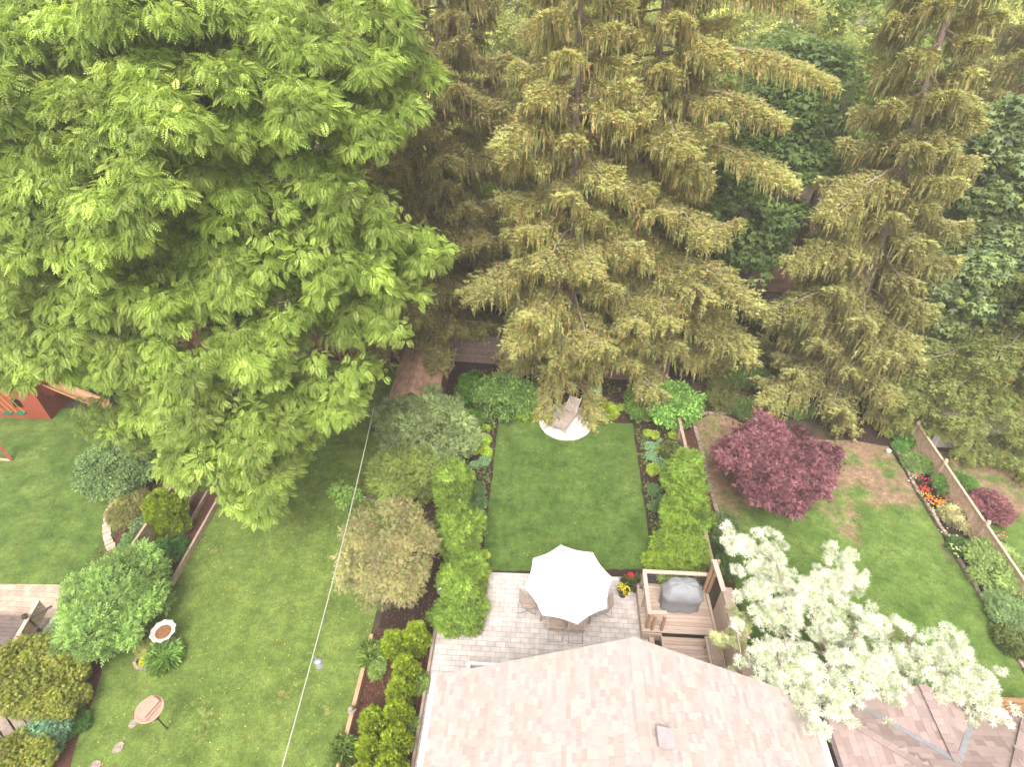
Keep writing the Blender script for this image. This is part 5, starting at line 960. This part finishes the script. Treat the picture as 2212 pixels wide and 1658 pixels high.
bush('shrub', 'olive-gold cypress branch mass above the grey pot', 120, 1520, 62, 45, 1.3, 'scale', .11, GOLD, per=190, cr=.32)
bush('shrub', 'olive-gold cypress shrub in the bottom left corner', 25, 1640, 75, 50, 1.3, 'scale', .115, GOLD, per=190, cr=.35)
bush('shrub', 'dwarf blue spruce with stiff blue-green boughs in the bottom left bed', 88, 1598, 42, 48, 1.0, 'tuft', .14, [(.10, .20, .15), (.14, .25, .19)], per=120, cr=.26)
bush('shrub', 'small green ground shrub between the pot and the blue spruce', 160, 1565, 30, 20, .4, 'sprig', .1, [(.05, .12, .025)], per=60, cr=.18)
bush('perennial', 'dark green daylily clump in the little bed under the bird bath', 354, 1422, 24, 20, .4, 'blade', .3, [(.13, .23, .07), (.17, .28, .09)], per=100, cr=.22, cat='plant', stems=0)
bush('perennial', 'yellow-green carpet plant at the corner of the little bed', 316, 1431, 12, 10, .15, 'sprig', .07, [(.3, .36, .02)], per=60, cr=.12, cat='plant', stems=0)
bush('perennial', 'pale variegated plant beside the bird bath basin', 318, 1402, 22, 14, .35, 'sprig', .1, [(.18, .24, .08), (.28, .3, .1)], per=60, cr=.15, cat='plant', stems=0)
# ordinals for border plants
OD = ['first', 'second', 'third', 'fourth', 'fifth', 'sixth', 'seventh', 'eighth', 'ninth', 'tenth', 'eleventh', 'twelfth', 'thirteenth', 'fourteenth', 'fifteenth', 'sixteenth']
CH = [(.20, .30, .045), (.25, .33, .06)]; HO = [(.12, .22, .13), (.17, .27, .17)]; GR2 = [(.07, .16, .03), (.1, .2, .04)]; DG2 = [(.07, .13, .05), (.09, .16, .07)]
lb_ = [(1041, 905, 12, GR2), (1018, 935, 14, GR2), (1050, 925, 7, CH), (1045, 950, 17, CH), (1040, 965, 16, CH), (1052, 978, 14, CH), (1025, 975, 9, CH), (1010, 982, 9, CH), (1046, 997, 12, HO), (1027, 1005, 10, HO), (1016, 1030, 14, GR2), (1030, 1060, 20, DG2), (1035, 1090, 18, DG2), (1035, 1120, 18, DG2), (1040, 1145, 14, GR2), (1047, 1198, 10, CH)]
for i, (x, y, r, c) in enumerate(lb_): bush('perennial', f'small leafy plant left of the centre lawn, {OD[i]} from the back', x, y, r*.9, r*.75, .24+.008*r, 'leaf', .085, c, per=40, cr=.13, cat='plant', group='small plants in the bed left of the centre lawn', stems=0, one=True)
rb_ = [(1345, 880, 9, CH), (1360, 888, 8, CH), (1372, 890, 9, CH), (1398, 905, 7, CH), (1398, 935, 8, CH), (1415, 940, 10, CH), (1427, 958, 10, HO), (1405, 965, 12, HO), (1455, 940, 10, CH), (1407, 985, 12, HO), (1430, 975, 12, CH), (1425, 1000, 14, HO), (1412, 1015, 15, CH), (1440, 1020, 12, GR2), (1415, 1060, 18, DG2), (1420, 1095, 18, DG2)]
for i, (x, y, r, c) in enumerate(rb_): bush('perennial', f'small leafy plant right of the centre lawn, {OD[i]} from the back', x, y, r*.9, r*.75, .22+.008*r, 'leaf', .085, c, per=40, cr=.13, cat='plant', group='small plants in the bed right of the centre lawn', stems=0, one=True)
bush('perennial', 'chartreuse grass tuft left of the round paved pad', 1143, 893, 17, 11, .35, 'blade', .4, [(.3, .38, .03), (.24, .33, .03)], per=90, cr=.2, cat='plant', stems=0)
bush('perennial', 'chartreuse grass tuft right of the round paved pad', 1310, 890, 14, 9, .35, 'blade', .36, [(.3, .38, .05), (.2, .28, .05)], per=90, cr=.2, cat='plant', stems=0)
bush('shrub', 'silvery variegated shrub left of the lounger under the boughs', 1170, 850, 12, 24, .8, 'leaf', .09, [(.35, .42, .3), (.24, .33, .2)], per=80, cr=.2)
bush('shrub', 'silvery variegated shrub right of the lounger under the boughs', 1282, 850, 17, 24, .8, 'leaf', .09, [(.35, .42, .3), (.24, .33, .2)], per=80, cr=.2)
bush('perennial', 'feathery green plants beside the rail fence, right bed', 1455, 980, 22, 22, .6, 'blade', .25, [(.11, .15, .06), (.14, .17, .07)], per=60, cr=.2, cat='plant', stems=0)
bush('shrub', 'beige grassy plant at the foot of the deck corner', 1510, 1205, 14, 26, .6, 'blade', .25, [(.35, .3, .17), (.3, .3, .14)], per=80, cr=.2)
for (x, y, lb) in ((815, 1445, 'green sprouting plant on the patio side of the cedars, farther one'), (910, 1478, 'light green plant leaning over the patio kerb'), (800, 1418, 'strap-leaved iris on the mulch between cedars and orange timber'), (742, 1625, 'broad-leaved lily overhanging the orange timber at the bottom'), (893, 1390, 'small light plant at the patio kerb corner'), (885, 1570, 'green plant at the patio kerb near the house end')):
    bush('perennial', lb, x, y, 16, 20, .4, 'blade' if 'iris' in lb or 'lily' in lb else 'sprig', .3 if 'iris' in lb or 'lily' in lb else .11, [(.17, .25, .08), (.13, .21, .06)], per=38, cr=.18, cat='plant', stems=0)
reseed('ground cover'); cl = Cloud(); n = 2600; P = np.concatenate([np.c_[rng.uniform(-3.6, -2.12, n), rng.uniform(13.8, 26.5, n)], np.c_[rng.uniform(4.98, 6.7, n), rng.uniform(13.9, 26, n)], np.c_[rng.uniform(-2.5, 5.5, n), rng.uniform(23.3, 26.2, n)]])
mk = (np.sin(P[:, 0]*5.1+1)+np.sin(P[:, 1]*3.7+P[:, 0]*2)+rng.normal(0, .7, len(P))) > .35; P = P[mk]; n = len(P); P = np.c_[P, rng.random(n)*.16+.03]; tn = .5+.5*np.sin(P[:, 1]*1.3+P[:, 0]*2)[:, None]
cl.add('sprig', P, rdir(n)*[1, 1, .3], norm(np.tile([0, 0, 1.], (n, 1))+rng.normal(0, .4, (n, 3))), rng.uniform(.08, .17, n), pal([(.10, .18, .06), (.13, .2, .08)], n)*tn+pal([(.15, .24, .06), (.19, .27, .08)], n)*(1-tn)); tag(cl.build('ground_cover', LEAF), kind='stuff')
# raised-bed seedlings
for i, (x, y) in enumerate(((440, 1080), (425, 1115), (412, 1140), (398, 1165), (388, 1212), (360, 1210))):
    bush('seedling', f'seedling patch in the left raised bed, {OD[i]} counting from the far end', x, y, 9, 8, .2, 'leaf', .09, [(.12, .22, .05)], per=16, cr=.15, cat='plant', group='seedlings in the left raised bed', stems=0, one=True)
# right border
rbd = [('yellow-green leafy shrub at the far end of the right flower border', 1910, 912, 30, 28, .6, 'leaf', .13, [(.2, .27, .02), (.13, .2, .02)]), ('coarse-leaved green plant in the right border beside the first lattice post', 1955, 945, 26, 18, .6, 'leaf', .16, GR2), ('compact light green mound at the tip of the right stone edging', 1947, 967, 17, 13, .35, 'sprig', .1, [(.11, .24, .07)]),
       ('loose green plant in the right border, above the rose', 1972, 998, 22, 22, .6, 'sprig', .12, [(.15, .23, .09)]), ('bluish-green leafy plant against the right lattice', 1998, 1005, 22, 20, .7, 'sprig', .12, [(.11, .19, .06)]), ('rose bush with pink blooms against the right lattice', 2042, 1048, 24, 24, .9, 'sprig', .13, [(.09, .18, .05)]),
       ('mounded silvery lavender-like shrub in the right border', 2062, 1115, 34, 28, .6, 'blade', .14, [(.42, .43, .36), (.3, .33, .25)]), ('smaller silvery plant below the mounded silver shrub', 2092, 1140, 16, 16, .4, 'blade', .13, [(.4, .42, .34), (.3, .33, .25)]), ('green plant with white flowers near the right stone edging', 2072, 1180, 28, 18, .4, 'sprig', .1, [(.08, .16, .05)]),
       ('large pale green shrub arching over the right lattice, nearer the photo edge', 2165, 1235, 75, 62, 1.2, 'sprig', .12, [(.20, .29, .11), (.25, .34, .15), (.15, .23, .08)]), ('grey-green rounded shrub at the right edge below the arching one', 2180, 1320, 42, 45, .8, 'sprig', .11, [(.15, .24, .12), (.19, .28, .14)]), ('low shrub at the lower right edge of the stone border', 2190, 1385, 35, 30, .5, 'blade', .2, [(.2, .25, .13), (.12, .18, .07)]),
       ('purple barberry-like shrub beyond the right lattice', 2142, 1095, 50, 38, 1.1, 'tuft', .13, [(.15, .07, .09), (.2, .1, .13)]), ('rounded green shrub directly beyond the right lattice', 2085, 1045, 24, 24, .8, 'sprig', .11, [(.1, .2, .05)]), ('dark green shrub on the pink mulch before the white shed wall', 2152, 980, 26, 20, .6, 'sprig', .12, [(.035, .11, .03)]), ('flowering plant with pink blooms beyond the right lattice', 2150, 1170, 22, 15, .4, 'sprig', .1, [(.1, .19, .06)])]
for (lb, x, y, a, b, hh, kd, sz, c) in rbd: bush('shrub', lb, x, y, a*.88, b*.86, hh*.85, kd, sz, c, per=80, cr=.26)
def flowers(label, pts, c, n=9, size=.09, group=None):
    n = max(3, int(n*.8))
    cl = Cloud(); P = np.concatenate([g(x, y, .42)[None]+rng.normal(0, 1, (n, 3))*[.11, .11, .04] for x, y in pts]); m = len(P); gl = P.copy(); gl[:, 2] -= .12
    cl.add('sprig', gl, rdir(m), rdir(m), np.full(m, .12), pal([(.07, .15, .04)], m)); cl.add('petal', P, rdir(m)*[1, 1, .2], np.tile([0, 0, 1.], (m, 1)), rng.uniform(size*.6, size, m), pal([tuple(v*.72 for v in c)], m, .15))
    o0 = g(*pts[0]); tag(cl.build('flowering_plant', LEAF, None, o0), label, 'flowers', group)
flowers('deep pink flowers near the far end of the right border', [(1983, 1029), (1986, 1031), (2000, 1038)], (.75, .06, .18), 12)
flowers('light pink flowers on the rose against the right lattice', [(2015, 1038), (2018, 1045), (2028, 1038), (2043, 1053), (2050, 1066), (2055, 1075), (2024, 1027)], (.85, .28, .36), 7)
flowers('red flowers in the right border beside the stone edging', [(1994, 1054), (2000, 1056), (2003, 1058)], (.7, .06, .06), 12)
flowers('orange marigold-like flowers in the right border', [(2003, 1068), (2003, 1075), (2008, 1070), (2015, 1078), (2030, 1080), (2035, 1082), (2020, 1090)], (.85, .36, .02), 12)
flowers('pink flowers mixed with the orange ones', [(2014, 1080), (2022, 1083), (2005, 1084)], (.85, .2, .3), 8)
flowers('white flowers dotted along the right stone edging, nearest the roses', [(1974, 1036), (1976, 1028), (1992, 1066)], (.8, .8, .65), 7)
flowers('white flowers below the silver shrub in the right border', [(2018, 1102), (2020, 1110), (2052, 1155), (2042, 1152)], (.8, .8, .62), 7)
flowers('pale yellow flowers at the near end of the right border', [(2062, 1182), (2073, 1190), (2074, 1198)], (.8, .78, .45), 10)
flowers('pink flowers beyond the lattice at the right', [(2162, 1160), (2168, 1163), (2160, 1173), (2155, 1158)], (.8, .2, .28), 8)
# small fallen petals and leaves on the lawns and patio
cl = Cloud(); n = 900; Q = np.c_[rng.uniform(-13.9, -5.9, n), rng.uniform(4, 19, n), np.full(n, .035)]; cl.add('leaf', Q, rdir(n)*[1, 1, .1], np.tile([0, 0, 1.], (n, 1)), rng.uniform(.03, .07, n), pal([(.3, .3, .1), (.22, .25, .08), (.3, .18, .1)], n))
n = 160; Q = np.c_[rng.uniform(-2, 4.8, n), rng.uniform(13.8, 22.4, n), np.full(n, .04)]; cl.add('leaf', Q, rdir(n)*[1, 1, .1], np.tile([0, 0, 1.], (n, 1)), rng.uniform(.03, .06, n), pal([(.3, .3, .1), (.3, .2, .12)], n)); tag(cl.build('fallen_leaves', LEAF), kind='stuff')
cl = Cloud(); n = 9000; Q = np.concatenate([np.c_[rng.uniform(-5.5, -2.05, n), rng.uniform(11, 27, n)], np.c_[rng.uniform(4.9, 7.9, n), rng.uniform(13.6, 27, n)], np.c_[rng.uniform(-2, 5, n), rng.uniform(22.8, 27, n)], np.c_[rng.uniform(-5.6, -3.6, n), rng.uniform(3, 11, n)], np.c_[rng.uniform(-18, -14.1, n), rng.uniform(12, 20, n)], np.c_[rng.uniform(8, 20, n), rng.uniform(22, 30, n)], np.c_[rng.uniform(-19, -14, n), rng.uniform(4, 11, n)][:0]]); n = len(Q); Q = np.c_[Q, np.full(n, .03)]
Q = Q[~((abs(Q[:, 0]-1.42) < 1.4) & (Q[:, 1] < 24))]; n = len(Q)
cl.add('leaf', Q, rdir(n)*[1, 1, .15], norm(np.tile([0, 0, 1.], (n, 1))+rng.normal(0, .3, (n, 3))), rng.uniform(.03, .09, n), pal([(.05, .03, .02), (.09, .05, .035), (.16, .09, .06), (.03, .018, .014)], n, .3)); tag(cl.build('bark_chips', LEAF), kind='stuff')
print('TOTAL polys', sum(len(o.data.polygons) for o in bpy.data.objects if o.type == 'MESH'))
# ------------------------------------------------------------------ air
mb = MB(); mb.box((0, 30, 15), (230, 250, 32)); hz = mb.build('haze', None, None); hz['kind'] = 'stuff'
hm = bpy.data.materials.new('haze_air'); hm.use_nodes = True; hn = hm.node_tree; hn.nodes.clear(); ho = hn.nodes.new('ShaderNodeOutputMaterial'); hv = hn.nodes.new('ShaderNodeVolumePrincipled')
hv.inputs['Density'].default_value = .0019; hv.inputs['Color'].default_value = (1, .96, .91, 1); hv.inputs['Anisotropy'].default_value = .2; hn.links.new(hv.outputs[0], ho.inputs['Volume']); hz.data.materials.append(hm)
